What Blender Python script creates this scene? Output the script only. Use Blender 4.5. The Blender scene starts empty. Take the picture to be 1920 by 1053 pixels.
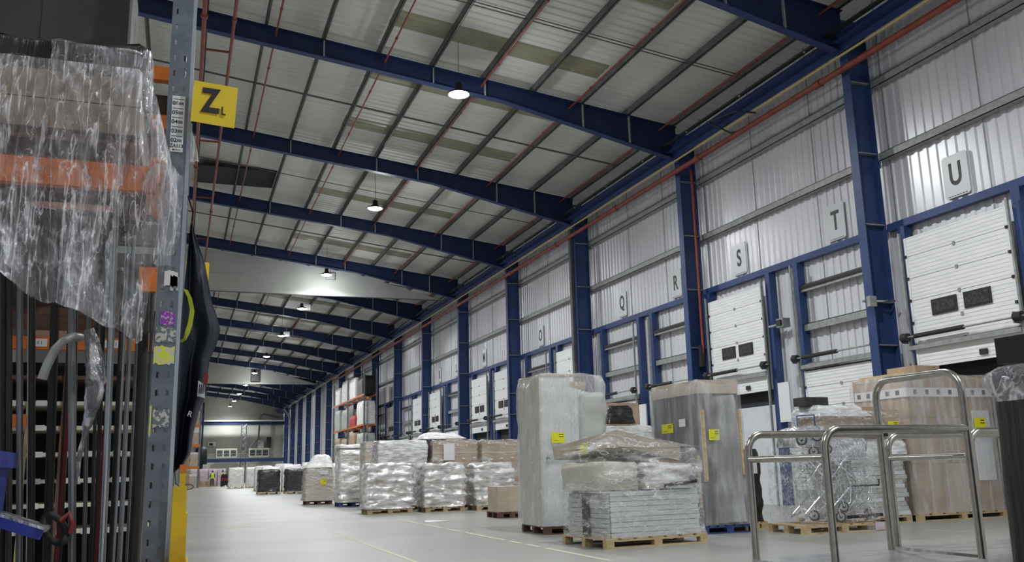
import bpy, bmesh, math, random
from mathutils import Vector, Matrix, noise
random.seed(7)
PI = math.pi
C = bpy.context.scene.collection
S = bpy.context.scene

# ------------------------------------------------------------------ camera
cd = bpy.data.cameras.new('camera')
cam = bpy.data.objects.new('camera', cd)
C.objects.link(cam)
Mx = Matrix(((0.9401671401347198, -0.047600596992573824, -0.33737209691504233, 0),
             (-0.3399025301035508, -0.1993188436527222, -0.9190964414000015, 0),
             (-0.02349507693341016, 0.9787779021468007, -0.20357259056415453, 1.2),
             (0, 0, 0, 1)))
cam.matrix_world = Mx
cd.sensor_fit = 'HORIZONTAL'
cd.sensor_width = 36
cd.lens = 36 * 1690 / 1920
cd.clip_end = 400
cd.clip_start = 0.05
S.camera = cam

# ------------------------------------------------------------------ world, view
w = bpy.data.worlds.new('world')
S.world = w
w.use_nodes = True
w.node_tree.nodes['Background'].inputs[0].default_value = (0.75, 0.85, 1, 1)
w.node_tree.nodes['Background'].inputs[1].default_value = 0.05
S.view_settings.view_transform = 'Standard'
S.view_settings.look = 'None'
S.view_settings.exposure = 0.70
S.view_settings.gamma = 1
S.view_settings.use_curve_mapping = False
LAMP_W = 1500

# ------------------------------------------------------------------ materials
MAT = {}

def nmat(name, col, rough=0.6, metal=0.0, noise_scale=None, col2=None, lo=0.4, hi=0.6, stretch=(1, 1, 1),
         bump=0.0, bscale=None, bstretch=None, coat=0.0, emis=None, estr=0, detail=4.0, spec=0.5):
    m = bpy.data.materials.new(name)
    m.use_nodes = True
    nt = m.node_tree
    b = nt.nodes['Principled BSDF']
    b.inputs['Base Color'].default_value = (*col, 1)
    b.inputs['Roughness'].default_value = rough
    b.inputs['Metallic'].default_value = metal
    b.inputs['Specular IOR Level'].default_value = spec
    b.inputs['Coat Weight'].default_value = coat
    tc = nt.nodes.new('ShaderNodeTexCoord')

    def ntex(scale, st, det=detail):
        mp = nt.nodes.new('ShaderNodeMapping')
        mp.inputs['Scale'].default_value = st
        nt.links.new(tc.outputs['Object'], mp.inputs['Vector'])
        n = nt.nodes.new('ShaderNodeTexNoise')
        n.inputs['Scale'].default_value = scale
        n.inputs['Detail'].default_value = det
        nt.links.new(mp.outputs[0], n.inputs['Vector'])
        return n
    if col2:
        n = ntex(noise_scale, stretch)
        r = nt.nodes.new('ShaderNodeValToRGB')
        r.color_ramp.elements[0].position = lo
        r.color_ramp.elements[1].position = hi
        r.color_ramp.elements[0].color = (*col, 1)
        r.color_ramp.elements[1].color = (*col2, 1)
        nt.links.new(n.outputs['Fac'], r.inputs[0])
        nt.links.new(r.outputs[0], b.inputs['Base Color'])
    if bump:
        n = ntex(bscale or noise_scale, bstretch or stretch)
        bp = nt.nodes.new('ShaderNodeBump')
        bp.inputs['Strength'].default_value = bump
        bp.inputs['Distance'].default_value = 0.02
        nt.links.new(n.outputs['Fac'], bp.inputs['Height'])
        nt.links.new(bp.outputs[0], b.inputs['Normal'])
    if emis:
        b.inputs['Emission Color'].default_value = (*emis, 1)
        b.inputs['Emission Strength'].default_value = estr
    MAT[name] = m
    return m


def film_mat(name, col, base=0.2, gain=0.6, rough=0.18, scale=8, stretch=(1, 1, 1), bump=0.6, bscale=9, thr=0.45, creases=()):
    m = nmat(name, col, rough, 0, bump=bump, bscale=bscale, bstretch=stretch, coat=0.5)
    nt = m.node_tree
    b = nt.nodes['Principled BSDF']
    out = nt.nodes['Material Output']
    tr = nt.nodes.new('ShaderNodeBsdfTransparent')
    mix = nt.nodes.new('ShaderNodeMixShader')
    tc = nt.nodes.new('ShaderNodeTexCoord')
    mp = nt.nodes.new('ShaderNodeMapping')
    mp.inputs['Scale'].default_value = stretch
    n = nt.nodes.new('ShaderNodeTexNoise')
    n.inputs['Scale'].default_value = scale
    n.inputs['Detail'].default_value = 6
    mr = nt.nodes.new('ShaderNodeMapRange')
    mr.inputs['From Min'].default_value = thr
    mr.inputs['From Max'].default_value = thr + 0.25
    mr.inputs['To Min'].default_value = base
    mr.inputs['To Max'].default_value = gain
    nt.links.new(tc.outputs['Object'], mp.inputs[0])
    nt.links.new(mp.outputs[0], n.inputs['Vector'])
    nt.links.new(n.outputs['Fac'], mr.inputs['Value'])
    fac = mr.outputs[0]
    for (cs, cst, wd, amt) in creases:  # milky fold streaks; highlights along the folds are put into the opacity too
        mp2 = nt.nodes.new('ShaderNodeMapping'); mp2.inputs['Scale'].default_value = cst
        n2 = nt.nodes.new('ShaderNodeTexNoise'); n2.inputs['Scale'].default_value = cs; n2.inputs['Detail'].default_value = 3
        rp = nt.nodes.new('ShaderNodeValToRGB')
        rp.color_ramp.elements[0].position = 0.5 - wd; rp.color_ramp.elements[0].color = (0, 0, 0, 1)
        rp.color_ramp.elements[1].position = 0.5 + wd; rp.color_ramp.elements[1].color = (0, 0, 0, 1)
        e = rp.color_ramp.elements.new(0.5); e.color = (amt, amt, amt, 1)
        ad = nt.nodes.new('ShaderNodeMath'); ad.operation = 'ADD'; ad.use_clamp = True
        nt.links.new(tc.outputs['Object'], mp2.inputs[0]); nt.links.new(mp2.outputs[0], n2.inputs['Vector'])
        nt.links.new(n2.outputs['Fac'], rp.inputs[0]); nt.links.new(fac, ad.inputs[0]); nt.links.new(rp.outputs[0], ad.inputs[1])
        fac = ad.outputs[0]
    nt.links.new(fac, mix.inputs[0])
    nt.links.new(tr.outputs[0], mix.inputs[1])
    nt.links.new(b.outputs[0], mix.inputs[2])
    nt.links.new(mix.outputs[0], out.inputs[0])
    return m


nmat('concrete', (0.27, 0.275, 0.255), 0.33, noise_scale=0.5, col2=(0.37, 0.375, 0.35), lo=0.3, hi=0.68, stretch=(0.35, 1, 1), bump=0.05, bscale=30, detail=8)
nmat('floor_paint', (0.58, 0.53, 0.22), 0.6, noise_scale=6, col2=(0.47, 0.465, 0.40), lo=0.35, hi=0.55)
nmat('cladding', (0.70, 0.70, 0.73), 0.30, 0.2, noise_scale=0.3, col2=(0.78, 0.78, 0.80), stretch=(1, 1, 0.3))
nmat('roof_liner', (0.60, 0.60, 0.56), 0.55, noise_scale=0.25, col2=(0.68, 0.68, 0.64))
nmat('skylight', (0.25, 0.24, 0.16), 0.4, noise_scale=1.2, col2=(0.30, 0.29, 0.20))
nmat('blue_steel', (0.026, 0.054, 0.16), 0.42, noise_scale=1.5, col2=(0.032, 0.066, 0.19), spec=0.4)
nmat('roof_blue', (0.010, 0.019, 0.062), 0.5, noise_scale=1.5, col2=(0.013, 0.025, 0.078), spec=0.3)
nmat('flange_blue', (0.018, 0.036, 0.115), 0.5, noise_scale=1.5, col2=(0.022, 0.044, 0.135), spec=0.3)  # lit copy of roof_blue: the brighter flange undersides are put into the colour
nmat('galv', (0.30, 0.31, 0.30), 0.5, 0.4, noise_scale=8, col2=(0.38, 0.39, 0.38))
nmat('purlin', (0.085, 0.085, 0.08), 0.6, 0.2, noise_scale=2, col2=(0.12, 0.12, 0.115))
nmat('red_pipe', (0.20, 0.035, 0.022), 0.5, noise_scale=3, col2=(0.26, 0.05, 0.03))
nmat('yellow_pipe', (0.55, 0.42, 0.16), 0.5)
nmat('door_white', (0.80, 0.81, 0.80), 0.4, noise_scale=2, col2=(0.86, 0.86, 0.85), stretch=(1, 1, 4), bump=0.1, bscale=12)
nmat('dark_glass', (0.03, 0.03, 0.032), 0.25, noise_scale=12, col2=(0.07, 0.065, 0.06))
nmat('black', (0.012, 0.012, 0.014), 0.55)
nmat('rubber', (0.02, 0.02, 0.02), 0.7)
nmat('dark_void', (0.02, 0.022, 0.026), 0.8)
nmat('sign_plate', (0.68, 0.69, 0.70), 0.3)
nmat('sign_grey', (0.055, 0.055, 0.06), 0.5)
nmat('spandrel', (0.36, 0.37, 0.34), 0.75, noise_scale=0.8, col2=(0.42, 0.43, 0.40), lo=0.3, hi=0.7)
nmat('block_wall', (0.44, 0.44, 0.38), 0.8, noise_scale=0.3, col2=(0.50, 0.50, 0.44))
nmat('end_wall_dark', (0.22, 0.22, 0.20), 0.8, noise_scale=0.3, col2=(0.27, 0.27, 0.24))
nmat('cream', (0.72, 0.70, 0.58), 0.6)
nmat('wood', (0.50, 0.37, 0.20), 0.75, noise_scale=3, col2=(0.62, 0.48, 0.28), stretch=(1, 6, 6), detail=6)
nmat('wood_dark', (0.10, 0.05, 0.035), 0.75, noise_scale=4, col2=(0.17, 0.09, 0.06))
nmat('pallet_blue', (0.03, 0.06, 0.20), 0.6, noise_scale=5, col2=(0.05, 0.09, 0.28))
nmat('carton', (0.37, 0.27, 0.185), 0.7, noise_scale=2.5, col2=(0.47, 0.35, 0.235), bump=0.05, bscale=20)
nmat('carton_pale', (0.47, 0.40, 0.31), 0.65, noise_scale=2.5, col2=(0.55, 0.47, 0.37))
nmat('carton_dark', (0.10, 0.075, 0.055), 0.7, noise_scale=2.5, col2=(0.14, 0.11, 0.08))
nmat('black_card', (0.022, 0.018, 0.015), 0.6, noise_scale=2.5, col2=(0.035, 0.028, 0.022))
nmat('carton_rack', (0.22, 0.17, 0.125), 0.65, noise_scale=2.5, col2=(0.27, 0.21, 0.155))
nmat('tape', (0.55, 0.47, 0.33), 0.3)
nmat('white_board', (0.60, 0.63, 0.64), 0.5, noise_scale=2, col2=(0.68, 0.71, 0.72))
nmat('beige_board', (0.50, 0.47, 0.39), 0.6, noise_scale=2, col2=(0.56, 0.53, 0.45))
nmat('grey_board', (0.42, 0.44, 0.41), 0.5, noise_scale=2, col2=(0.50, 0.52, 0.48))
nmat('grey_cabinet', (0.075, 0.073, 0.078), 0.4, noise_scale=3, col2=(0.115, 0.112, 0.12), stretch=(4, 4, .4))
nmat('sticker_yellow', (0.80, 0.78, 0.02), 0.5, noise_scale=30, col2=(0.74, 0.71, 0.03))
nmat('paper', (0.75, 0.75, 0.76), 0.6)
nmat('sign_yellow', (0.80, 0.58, 0.02), 0.45)
nmat('ink', (0.01, 0.01, 0.012), 0.5)
nmat('crinkle_white', (0.90, 0.90, 0.92), 0.20, 0.25, noise_scale=2.6, col2=(0.48, 0.43, 0.36), lo=0.42, hi=0.68, stretch=(1.2, 1.2, 5),
     bump=1.2, bscale=7, bstretch=(1, 1, 3.2), coat=0.6, detail=8)
nmat('crinkle_far', (0.88, 0.88, 0.88), 0.3, noise_scale=3, col2=(0.60, 0.55, 0.46), lo=0.45, hi=0.7, stretch=(1, 1, 5),
     bump=0.6, bscale=5, bstretch=(1, 1, 4))
nmat('crinkle_pink', (0.72, 0.62, 0.68), 0.4, noise_scale=2, col2=(0.55, 0.42, 0.48), lo=0.4, hi=0.6, stretch=(1, 1, 5))
nmat('crinkle_brown', (0.78, 0.74, 0.70), 0.25, noise_scale=3, col2=(0.42, 0.32, 0.22), lo=0.35, hi=0.60, stretch=(1, 1, 2),
     bump=0.6, bscale=9, bstretch=(1, 1, 3), coat=0.4, detail=6)
nmat('crinkle_black', (0.012, 0.012, 0.014), 0.2, noise_scale=4, col2=(0.05, 0.05, 0.055), lo=0.5, hi=0.75, stretch=(1, 1, 4),
     bump=0.8, bscale=7, bstretch=(1, 1, 3), coat=0.5)
nmat('dark_wrap', (0.014, 0.013, 0.012), 0.35, noise_scale=3, col2=(0.035, 0.033, 0.03), lo=0.45, hi=0.7, stretch=(1, 8, .4),
     bump=0.5, bscale=6, bstretch=(5, 5, .6), coat=0.05)
film_mat('stretch_film', (0.85, 0.86, 0.86), 0.10, 0.62, 0.2, 2.2, (0.6, 0.6, 2.6), 0.7, 9, 0.48, creases=((2.5, (0.8, 0.8, 3.2), 0.02, 0.5), (6, (1, 1, 2.4), 0.016, 0.35)))
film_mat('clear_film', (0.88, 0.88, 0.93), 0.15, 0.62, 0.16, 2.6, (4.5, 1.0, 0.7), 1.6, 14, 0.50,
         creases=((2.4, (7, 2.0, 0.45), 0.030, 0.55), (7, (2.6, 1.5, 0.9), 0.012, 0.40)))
film_mat('bag_film', (0.9, 0.92, 0.94), 0.45, 0.95, 0.18, 4, (1, 1, 4), 1.0, 7, 0.4)
film_mat('haze_film', (0.80, 0.81, 0.82), 0.16, 0.46, 0.22, 3, (1.8, 1.8, 0.35), 0.4, 6, 0.43)
film_mat('smooth_film', (0.82, 0.82, 0.82), 0.26, 0.46, 0.22, 3, (2.0, 2.0, 0.5), 0.3, 8, 0.45, creases=((3, (1.5, 1.5, 0.6), 0.012, 0.35),))
film_mat('thin_film', (0.88, 0.88, 0.9), 0.06, 0.30, 0.15, 4, (1.5, 1.5, 1.5), 0.8, 8, 0.5, creases=((7, (1, 1, 1), 0.02, 0.6), (15, (1, 1, 1), 0.015, 0.4)))
nmat('stainless', (0.42, 0.40, 0.36), 0.28, 1.0, noise_scale=20, col2=(0.50, 0.48, 0.44), bump=0.03, bscale=60)
nmat('deck_metal', (0.50, 0.50, 0.50), 0.25, 0.8, noise_scale=4, col2=(0.72, 0.72, 0.72), stretch=(1, 4, 1), lo=0.45, hi=0.6)
nmat('castor_grey', (0.07, 0.07, 0.075), 0.45)
nmat('chrome', (0.75, 0.77, 0.80), 0.12, 1.0)
nmat('rack_grey', (0.135, 0.16, 0.195), 0.45, 0.3, noise_scale=10, col2=(0.18, 0.205, 0.24))
nmat('rack_galv', (0.38, 0.43, 0.48), 0.3, 0.7, noise_scale=10, col2=(0.50, 0.55, 0.6), stretch=(1, 1, .2))
nmat('orange', (0.72, 0.19, 0.025), 0.45, noise_scale=6, col2=(0.60, 0.15, 0.02))
nmat('tarp', (0.013, 0.017, 0.030), 0.45, noise_scale=3, col2=(0.022, 0.028, 0.045), bump=0.3, bscale=5)
nmat('hi_vis', (0.62, 0.85, 0.05), 0.6)
nmat('strap_green', (0.62, 0.70, 0.05), 0.6)
nmat('bin_blue', (0.02, 0.035, 0.26), 0.4, noise_scale=4, col2=(0.03, 0.05, 0.32))
nmat('tube_steel', (0.16, 0.17, 0.17), 0.4, 0.7, noise_scale=6, col2=(0.26, 0.27, 0.27), stretch=(1, 1, .2))
nmat('tube_dark', (0.03, 0.03, 0.03), 0.5, 0.3, noise_scale=6, col2=(0.06, 0.055, 0.05), stretch=(1, 1, .2))
nmat('tube_bright', (0.42, 0.46, 0.47), 0.3, 0.8, noise_scale=6, col2=(0.55, 0.58, 0.6), stretch=(1, 1, .2))
nmat('red_strap', (0.20, 0.015, 0.015), 0.6)
nmat('torn_label', (0.58, 0.55, 0.50), 0.7, noise_scale=60, col2=(0.16, 0.19, 0.22), lo=0.48, hi=0.52, detail=6)
nmat('torn_yellow', (0.75, 0.78, 0.08), 0.7, noise_scale=50, col2=(0.66, 0.63, 0.56), lo=0.47, hi=0.53, detail=6)
nmat('purple', (0.32, 0.05, 0.48), 0.6, noise_scale=70, col2=(0.5, 0.45, 0.45), lo=0.52, hi=0.56)
nmat('guard_yellow', (0.80, 0.52, 0.01), 0.45, noise_scale=8, col2=(0.70, 0.45, 0.02))
nmat('red_cloth', (0.42, 0.05, 0.04), 0.6)
nmat('skin', (0.45, 0.28, 0.2), 0.6)
nmat('trouser', (0.02, 0.022, 0.03), 0.8)
nmat('lens', (1, 1, 1), 0.3, emis=(0.93, 0.97, 1.0), estr=60)
nmat('window_far', (0.08, 0.09, 0.09), 0.2)
nmat('dull_foil', (0.16, 0.165, 0.17), 0.25, 0.4, noise_scale=10, col2=(0.62, 0.62, 0.64), lo=0.5, hi=0.62, stretch=(2, 2, 0.8), bump=1.5, bscale=16)
nmat('foil', (0.45, 0.46, 0.47), 0.2, 0.6, noise_scale=8, col2=(0.75, 0.76, 0.78), stretch=(2, 2, 1), bump=1.0, bscale=12)

# ------------------------------------------------------------------ helpers


class MB:
    """collects shapes in one mesh"""

    def __init__(s):
        s.v = []; s.f = []; s.m = []; s.sm = []; s.mats = []

    def mi(s, m):
        if m not in s.mats:
            s.mats.append(m)
        return s.mats.index(m)

    def add(s, vs, fs, m, smooth=False, M=None):
        o = len(s.v)
        if M is not None:
            vs = [M @ Vector(p) for p in vs]
        s.v += [tuple(p) for p in vs]
        k = s.mi(m)
        for f in fs:
            s.f.append([i + o for i in f]); s.m.append(k); s.sm.append(smooth)
        return s

    def box(s, x0, x1, y0, y1, z0, z1, m, M=None):
        vs = [(x, y, z) for z in (z0, z1) for y in (y0, y1) for x in (x0, x1)]
        fs = [(0, 2, 3, 1), (4, 5, 7, 6), (0, 1, 5, 4), (2, 6, 7, 3), (0, 4, 6, 2), (1, 3, 7, 5)]
        return s.add(vs, fs, m, False, M)

    def poly(s, pts, vec, m):
        """prism: closed outline pts extruded by vec"""
        n = len(pts)
        vec = Vector(vec)
        vs = [Vector(p) for p in pts] + [Vector(p) + vec for p in pts]
        fs = [tuple(range(n))[::-1], tuple(range(n, 2 * n))]
        for i in range(n):
            j = (i + 1) % n
            fs.append((i, j, j + n, i + n))
        return s.add(vs, fs, m)

    def tube(s, path, r, m, n=10, caps=True, closed=False):
        path = [Vector(p) for p in path]
        N = len(path)
        rs = r if isinstance(r, (list, tuple)) else [r] * N
        vs = []
        up = None
        for i, p in enumerate(path):
            a = path[i - 1] if i > 0 else (path[-1] if closed else p)
            b = path[i + 1] if i < N - 1 else (path[0] if closed else p)
            t = (b - a).normalized()
            if up is None:
                q = Vector((0, 0, 1)) if abs(t.z) < 0.9 else Vector((1, 0, 0))
                up = (q - t * q.dot(t)).normalized()
            else:
                up = (up - t * up.dot(t))
                up = up.normalized() if up.length > 1e-6 else Vector((1, 0, 0))
            sd = t.cross(up)
            for k in range(n):
                a_ = 2 * PI * k / n
                vs.append(p + (up * math.cos(a_) + sd * math.sin(a_)) * rs[i])
        fs = []
        for i in range(N - 1 + (1 if closed else 0)):
            for k in range(n):
                i2 = (i + 1) % N
                fs.append((i * n + k, i * n + (k + 1) % n, i2 * n + (k + 1) % n, i2 * n + k))
        s.add(vs, fs, m, True)
        if caps and not closed:
            s.add(vs[:n], [tuple(range(n))[::-1]], m)
            s.add(vs[-n:], [tuple(range(n))], m)
        return s

    def lathe(s, prof, m, M=None, n=20):
        vs = []
        for (r, z) in prof:
            for k in range(n):
                a = 2 * PI * k / n
                vs.append((r * math.cos(a), r * math.sin(a), z))
        fs = []
        for i in range(len(prof) - 1):
            for k in range(n):
                fs.append((i * n + k, i * n + (k + 1) % n, (i + 1) * n + (k + 1) % n, (i + 1) * n + k))
        return s.add(vs, fs, m, True, M)

    def build(s, name, parent=None):
        me = bpy.data.meshes.new(name)
        me.from_pydata(s.v, [], s.f)
        for mm in s.mats:
            me.materials.append(MAT[mm])
        for i, p in enumerate(me.polygons):
            p.material_index = s.m[i]
            p.use_smooth = s.sm[i]
        bm = bmesh.new(); bm.from_mesh(me)
        bmesh.ops.recalc_face_normals(bm, faces=bm.faces)
        bm.to_mesh(me); bm.free()
        me.update()
        o = bpy.data.objects.new(name, me)
        C.objects.link(o)
        if parent is not None:
            o.parent = parent
            o.matrix_parent_inverse = parent_inv(parent)
        return o


def parent_inv(p):
    return Matrix.Identity(4)


def empty(name, loc, rz=0):
    o = bpy.data.objects.new(name, None)
    C.objects.link(o)
    o.location = loc
    o.rotation_euler = (0, 0, rz)
    o.empty_display_size = 0.1
    return o


def tag(o, label=None, cat=None, group=None, kind=None):
    if label: o['label'] = label
    if cat: o['category'] = cat
    if group: o['group'] = group
    if kind: o['kind'] = kind
    return o


def struct(o, label=None, cat=None):
    o['kind'] = 'structure'
    if label: o['label'] = label
    if cat: o['category'] = cat
    return o


def copy_tree(o, parent=None):
    c = o.copy(); C.objects.link(c)
    if parent is not None:
        c.parent = parent
    for ch in list(o.children):
        copy_tree(ch, c)
    return c


def text_part(name, s, size, mat, parent, loc, rot, extrude=0.002, width=None, bold=0.0, xs=1.0):
    cu = bpy.data.curves.new(name, 'FONT')
    cu.body = s; cu.size = size; cu.extrude = extrude; cu.offset = bold
    cu.align_x = 'CENTER'; cu.align_y = 'CENTER'
    t = bpy.data.objects.new(name + '_tmp', cu)
    C.objects.link(t)
    bpy.context.view_layer.update()
    dg = bpy.context.evaluated_depsgraph_get()
    me = bpy.data.meshes.new_from_object(t.evaluated_get(dg))
    bpy.data.objects.remove(t)
    bpy.data.curves.remove(cu)
    me.materials.clear(); me.materials.append(MAT[mat])
    me.name = name
    xs_ = [v.co.x for v in me.vertices]; ys_ = [v.co.y for v in me.vertices]
    cx = (max(xs_) + min(xs_)) / 2; cy = (max(ys_) + min(ys_)) / 2
    for v in me.vertices:
        v.co.x = (v.co.x - cx) * xs; v.co.y -= cy
    o = bpy.data.objects.new(name, me)
    C.objects.link(o)
    o.parent = parent
    o.location = loc; o.rotation_euler = rot
    return o


def ns(x, y, z):
    return noise.noise(Vector((x, y, z)))


def wrap_shell(mb, w, d, h, z0, m, amp=0.03, seed=0, rad=0.08, res=0.07, top_in=0.0, top_amp=0.04, fold=5.0, bot_in=0.0, top=True, sx=0, sy=0):
    """crumpled wrapped block: rounded box centred on 0,0 from z0 to z0+h"""
    per = []
    hw, hd = w / 2, d / 2
    segs = [((-hw + rad, -hd), (hw - rad, -hd)), ((hw, -hd + rad), (hw, hd - rad)), ((hw - rad, hd), (-hw + rad, hd)), ((-hw, hd - rad), (-hw, -hd + rad))]
    cen = [(hw - rad, -hd + rad), (hw - rad, hd - rad), (-hw + rad, hd - rad), (-hw + rad, -hd + rad)]
    st = [-PI / 2, 0, PI / 2, PI]
    for i, (a, b) in enumerate(segs):
        L = math.hypot(b[0] - a[0], b[1] - a[1]); k = max(1, int(L / res))
        nx, ny = [(0, -1), (1, 0), (0, 1), (-1, 0)][i]
        for j in range(k):
            t = j / k
            per.append((a[0] + (b[0] - a[0]) * t, a[1] + (b[1] - a[1]) * t, nx, ny))
        for j in range(3):
            an = st[i] + (PI / 2) * (j / 3)
            per.append((cen[i][0] + rad * math.cos(an), cen[i][1] + rad * math.sin(an), math.cos(an), math.sin(an)))
    n = len(per); nz = max(3, int(h / res))
    vs = []
    for iz in range(nz + 1):
        t = iz / nz
        sc = 1 - top_in * t - bot_in * (1 - t)
        tz = z0 + h * t
        rr = 0
        if t > 0.93: rr = (t - 0.93) / 0.07 * min(0.05, rad)
        for (x, y, nx, ny) in per:
            q = ns(x * 1.6 + seed, y * 1.6, tz * fold + seed) * amp + ns(x * 5 + seed, y * 5, tz * fold * 2.2) * amp * 0.45
            x2, y2 = x * sc + nx * (q - rr) + sx * t, y * sc + ny * (q - rr) + sy * t
            dz = ns(x * 2 + seed, y * 2, seed) * top_amp * (t if t > 0.9 else 0)
            vs.append((x2, y2, tz + dz))
    fs = []
    for iz in range(nz):
        for k in range(n):
            k2 = (k + 1) % n
            fs.append((iz * n + k, iz * n + k2, (iz + 1) * n + k2, (iz + 1) * n + k))
    base = len(vs) - n
    if top:
        rings = 6
        for r in range(1, rings):
            f = 1 - r / rings
            for k, (x, y, nx, ny) in enumerate(per):
                bx, by, bz = vs[base + k]
                vs.append((sx + (bx - sx) * f, sy + (by - sy) * f, z0 + h + ns(bx * f * 3 + seed, by * f * 3, seed) * top_amp + 0.01 * (1 - f)))
        for r in range(rings - 1):
            o1 = base + r * n; o2 = base + (r + 1) * n
            for k in range(n):
                k2 = (k + 1) % n
                fs.append((o1 + k, o1 + k2, o2 + k2, o2 + k))
        vs.append((sx, sy, z0 + h + top_amp * 0.3))
        o1 = base + (rings - 1) * n
        for k in range(n):
            fs.append((o1 + k, o1 + (k + 1) % n, len(vs) - 1))
    mb.add(vs, fs, m, True)
    return mb


def make_pallet(w, d, mat, label, loc, rz=0, group=None, h=0.144, detail=True):
    """centred at loc; w along local x, d along local y"""
    r = empty('pallet', loc, rz)
    tag(r, label, 'pallet', group)
    t = MB()
    nb = 7
    bw = w / nb * 0.78
    for i in range(nb):
        x = -w / 2 + bw / 2 + i * (w - bw) / (nb - 1)
        t.box(x - bw / 2, x + bw / 2, -d / 2, d / 2, h - 0.022, h, mat)
    for y in (-d / 2 + 0.05, 0, d / 2 - 0.05):
        t.box(-w / 2, w / 2, y - 0.05, y + 0.05, h - 0.044, h - 0.0225, mat)
    t.build('top_deck', r)
    b = MB(); b.box(-w / 2, w / 2, -0.05, 0.05, 0, 0.022, mat)
    o = b.build('bottom_board', r)
    for y in (-d / 2 + 0.05, d / 2 - 0.05):
        o2 = o.copy(); C.objects.link(o2); o2.parent = r; o2.location = (0, y, 0)
    bm0 = None
    for x in (-w / 2 + 0.07, 0, w / 2 - 0.07):
        for y in (-d / 2 + 0.05, 0, d / 2 - 0.05):
            if bm0 is None:
                k = MB(); k.box(-0.07, 0.07, -0.05, 0.05, 0.0225, h - 0.0445, mat)
                bm0 = k.build('block', r); o = bm0
            else:
                o = bm0.copy(); C.objects.link(o); o.parent = r
            o.location = (x, y, 0)
    return r


def sticker(parent, loc, rot, w=0.16, h=0.12, name='yellow_label', mat='sticker_yellow', lines=True):
    m = MB()
    m.box(-w / 2, w / 2, -h / 2, h / 2, 0, 0.004, mat)
    if lines and mat == 'sticker_yellow':
        for k in range(2):
            m.box(w * 0.05, w * 0.4, h * (0.05 + 0.22 * k), h * (0.12 + 0.22 * k), 0.004, 0.005, 'ink')
        m.box(-w * 0.35, 0.0, -h * 0.3, -h * 0.27, 0.004, 0.005, 'ink')
    o = m.build(name, parent)
    o.location = loc; o.rotation_euler = rot
    return o


FRONT = (PI / 2, 0, 0)          # faces -Y
LEFTF = (PI / 2, 0, -PI / 2)    # faces -X

# ================================================================== SETTING
Y0, Y1 = -9.0, 160.0
BAY = 8.9
COLS = [8.35, 17.28, 25.75, 34.6, 43.35] + [52.2 + BAY * k for k in range(0, 12)]
WX = 16.45
RS = -0.122


def roofz(x):      # underside of the liner
    return 14.92 + RS * x


m = MB(); m.box(-16, WX + 0.1, Y0, Y1, -0.1, 0, 'concrete')
struct(m.build('floor'), 'smooth pale grey concrete warehouse floor')

# floor lines (painted marks)
for i, (x0, x1, y0, y1, lab) in enumerate([(5.28, 5.36, 11.0, 23.5, 'faded yellow line painted on the floor in front of the pallets'),
                                            (3.02, 3.09, 12.2, 19.5, 'worn yellow line painted on the open aisle floor')]):
    m = MB()
    y = y0
    while y < y1:
        L = random.uniform(0.5, 1.5)
        m.box(x0, x1, y, min(y + L, y1), 0.0005, 0.003, 'floor_paint')
        y += L + random.choice([0, 0.0, 0.25])
    tag(m.build('floor_line'), lab, 'floor marking')
m = MB(); m.box(1.1, 1.7, 22.9, 23.3, 0.0005, 0.003, 'floor_paint')
tag(m.build('floor_mark'), 'small yellow patch painted on the aisle floor by the yellow post guard', 'floor marking')

# wall on the right: corrugated cladding
m = MB()
P_ = 0.28
prof = [(0, 0), (0.13, 0), (0.155, -0.035), (0.255, -0.035), (0.28, 0)]
pts = []
y = Y0
while y < Y1:
    for (dy, dx) in prof[:-1]:
        pts.append((WX + dx, y + dy))
    y += P_
vs = []; fs = []
for (x, y) in pts:
    vs += [(x, y, 0), (x, y, 13.1)]
for i in range(len(pts) - 1):
    fs.append((2 * i, 2 * i + 1, 2 * i + 3, 2 * i + 2))
m.add(vs, fs, 'cladding')
y = 2.8
while y < 130:
    m.box(WX - 0.05, WX - 0.037, y, y + 0.03, 0, 13.0, 'galv')
    y += 2.83
struct(m.build('wall_right'), 'tall pale corrugated metal wall behind the docks')

m = MB(); m.box(-16.2, -16, Y0, Y1, 0, 17, 'cladding'); struct(m.build('wall_left'))
m = MB(); m.box(-16, WX, Y0 - 0.2, Y0, 0, 17, 'cladding'); struct(m.build('wall_back'))

# roof liner with ribs across the building, roof-light strips set between the purlins
m = MB()
XL, XR = -16.0, WX + 0.1
edges = []
y = Y0
ys = [];
strips = []
for c in [-0.5] + COLS:
    strips += [(c + 1.6, c + 2.65), (c + 6.15, c + 7.2)]
per = 0.335
k = 0
vs = []; fs = []
yy = Y0
row = []
while yy < Y1:
    row += [(yy, 0), (yy + 0.05, 0.03), (yy + 0.10, 0.03), (yy + 0.15, 0)]
    yy += per
for (yv, dz) in row:
    for x in (XL, 5.24, 12.08, XR):
        vs.append((x, yv, roofz(x) + dz))


def instrip(y):
    return any(a <= y <= b for a, b in strips)


fl = []; fk = []
for i in range(len(row) - 1):
    mid = (row[i][0] + row[i + 1][0]) / 2
    for j in range(3):
        f = (i * 4 + j, i * 4 + j + 1, (i + 1) * 4 + j + 1, (i + 1) * 4 + j)
        if j == 1 and instrip(mid):
            fk.append(f)
        else:
            fl.append(f)
m.add(vs, fl, 'roof_liner'); m.add(vs, fk, 'skylight')
m.box(0.05, 3.5, 39.7, 42.2, roofz(1.8) - 0.25, roofz(1.8) - 0.2, 'dark_void')
struct(m.build('ceiling'), 'ribbed pale metal roof lining with olive roof light strips')

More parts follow.
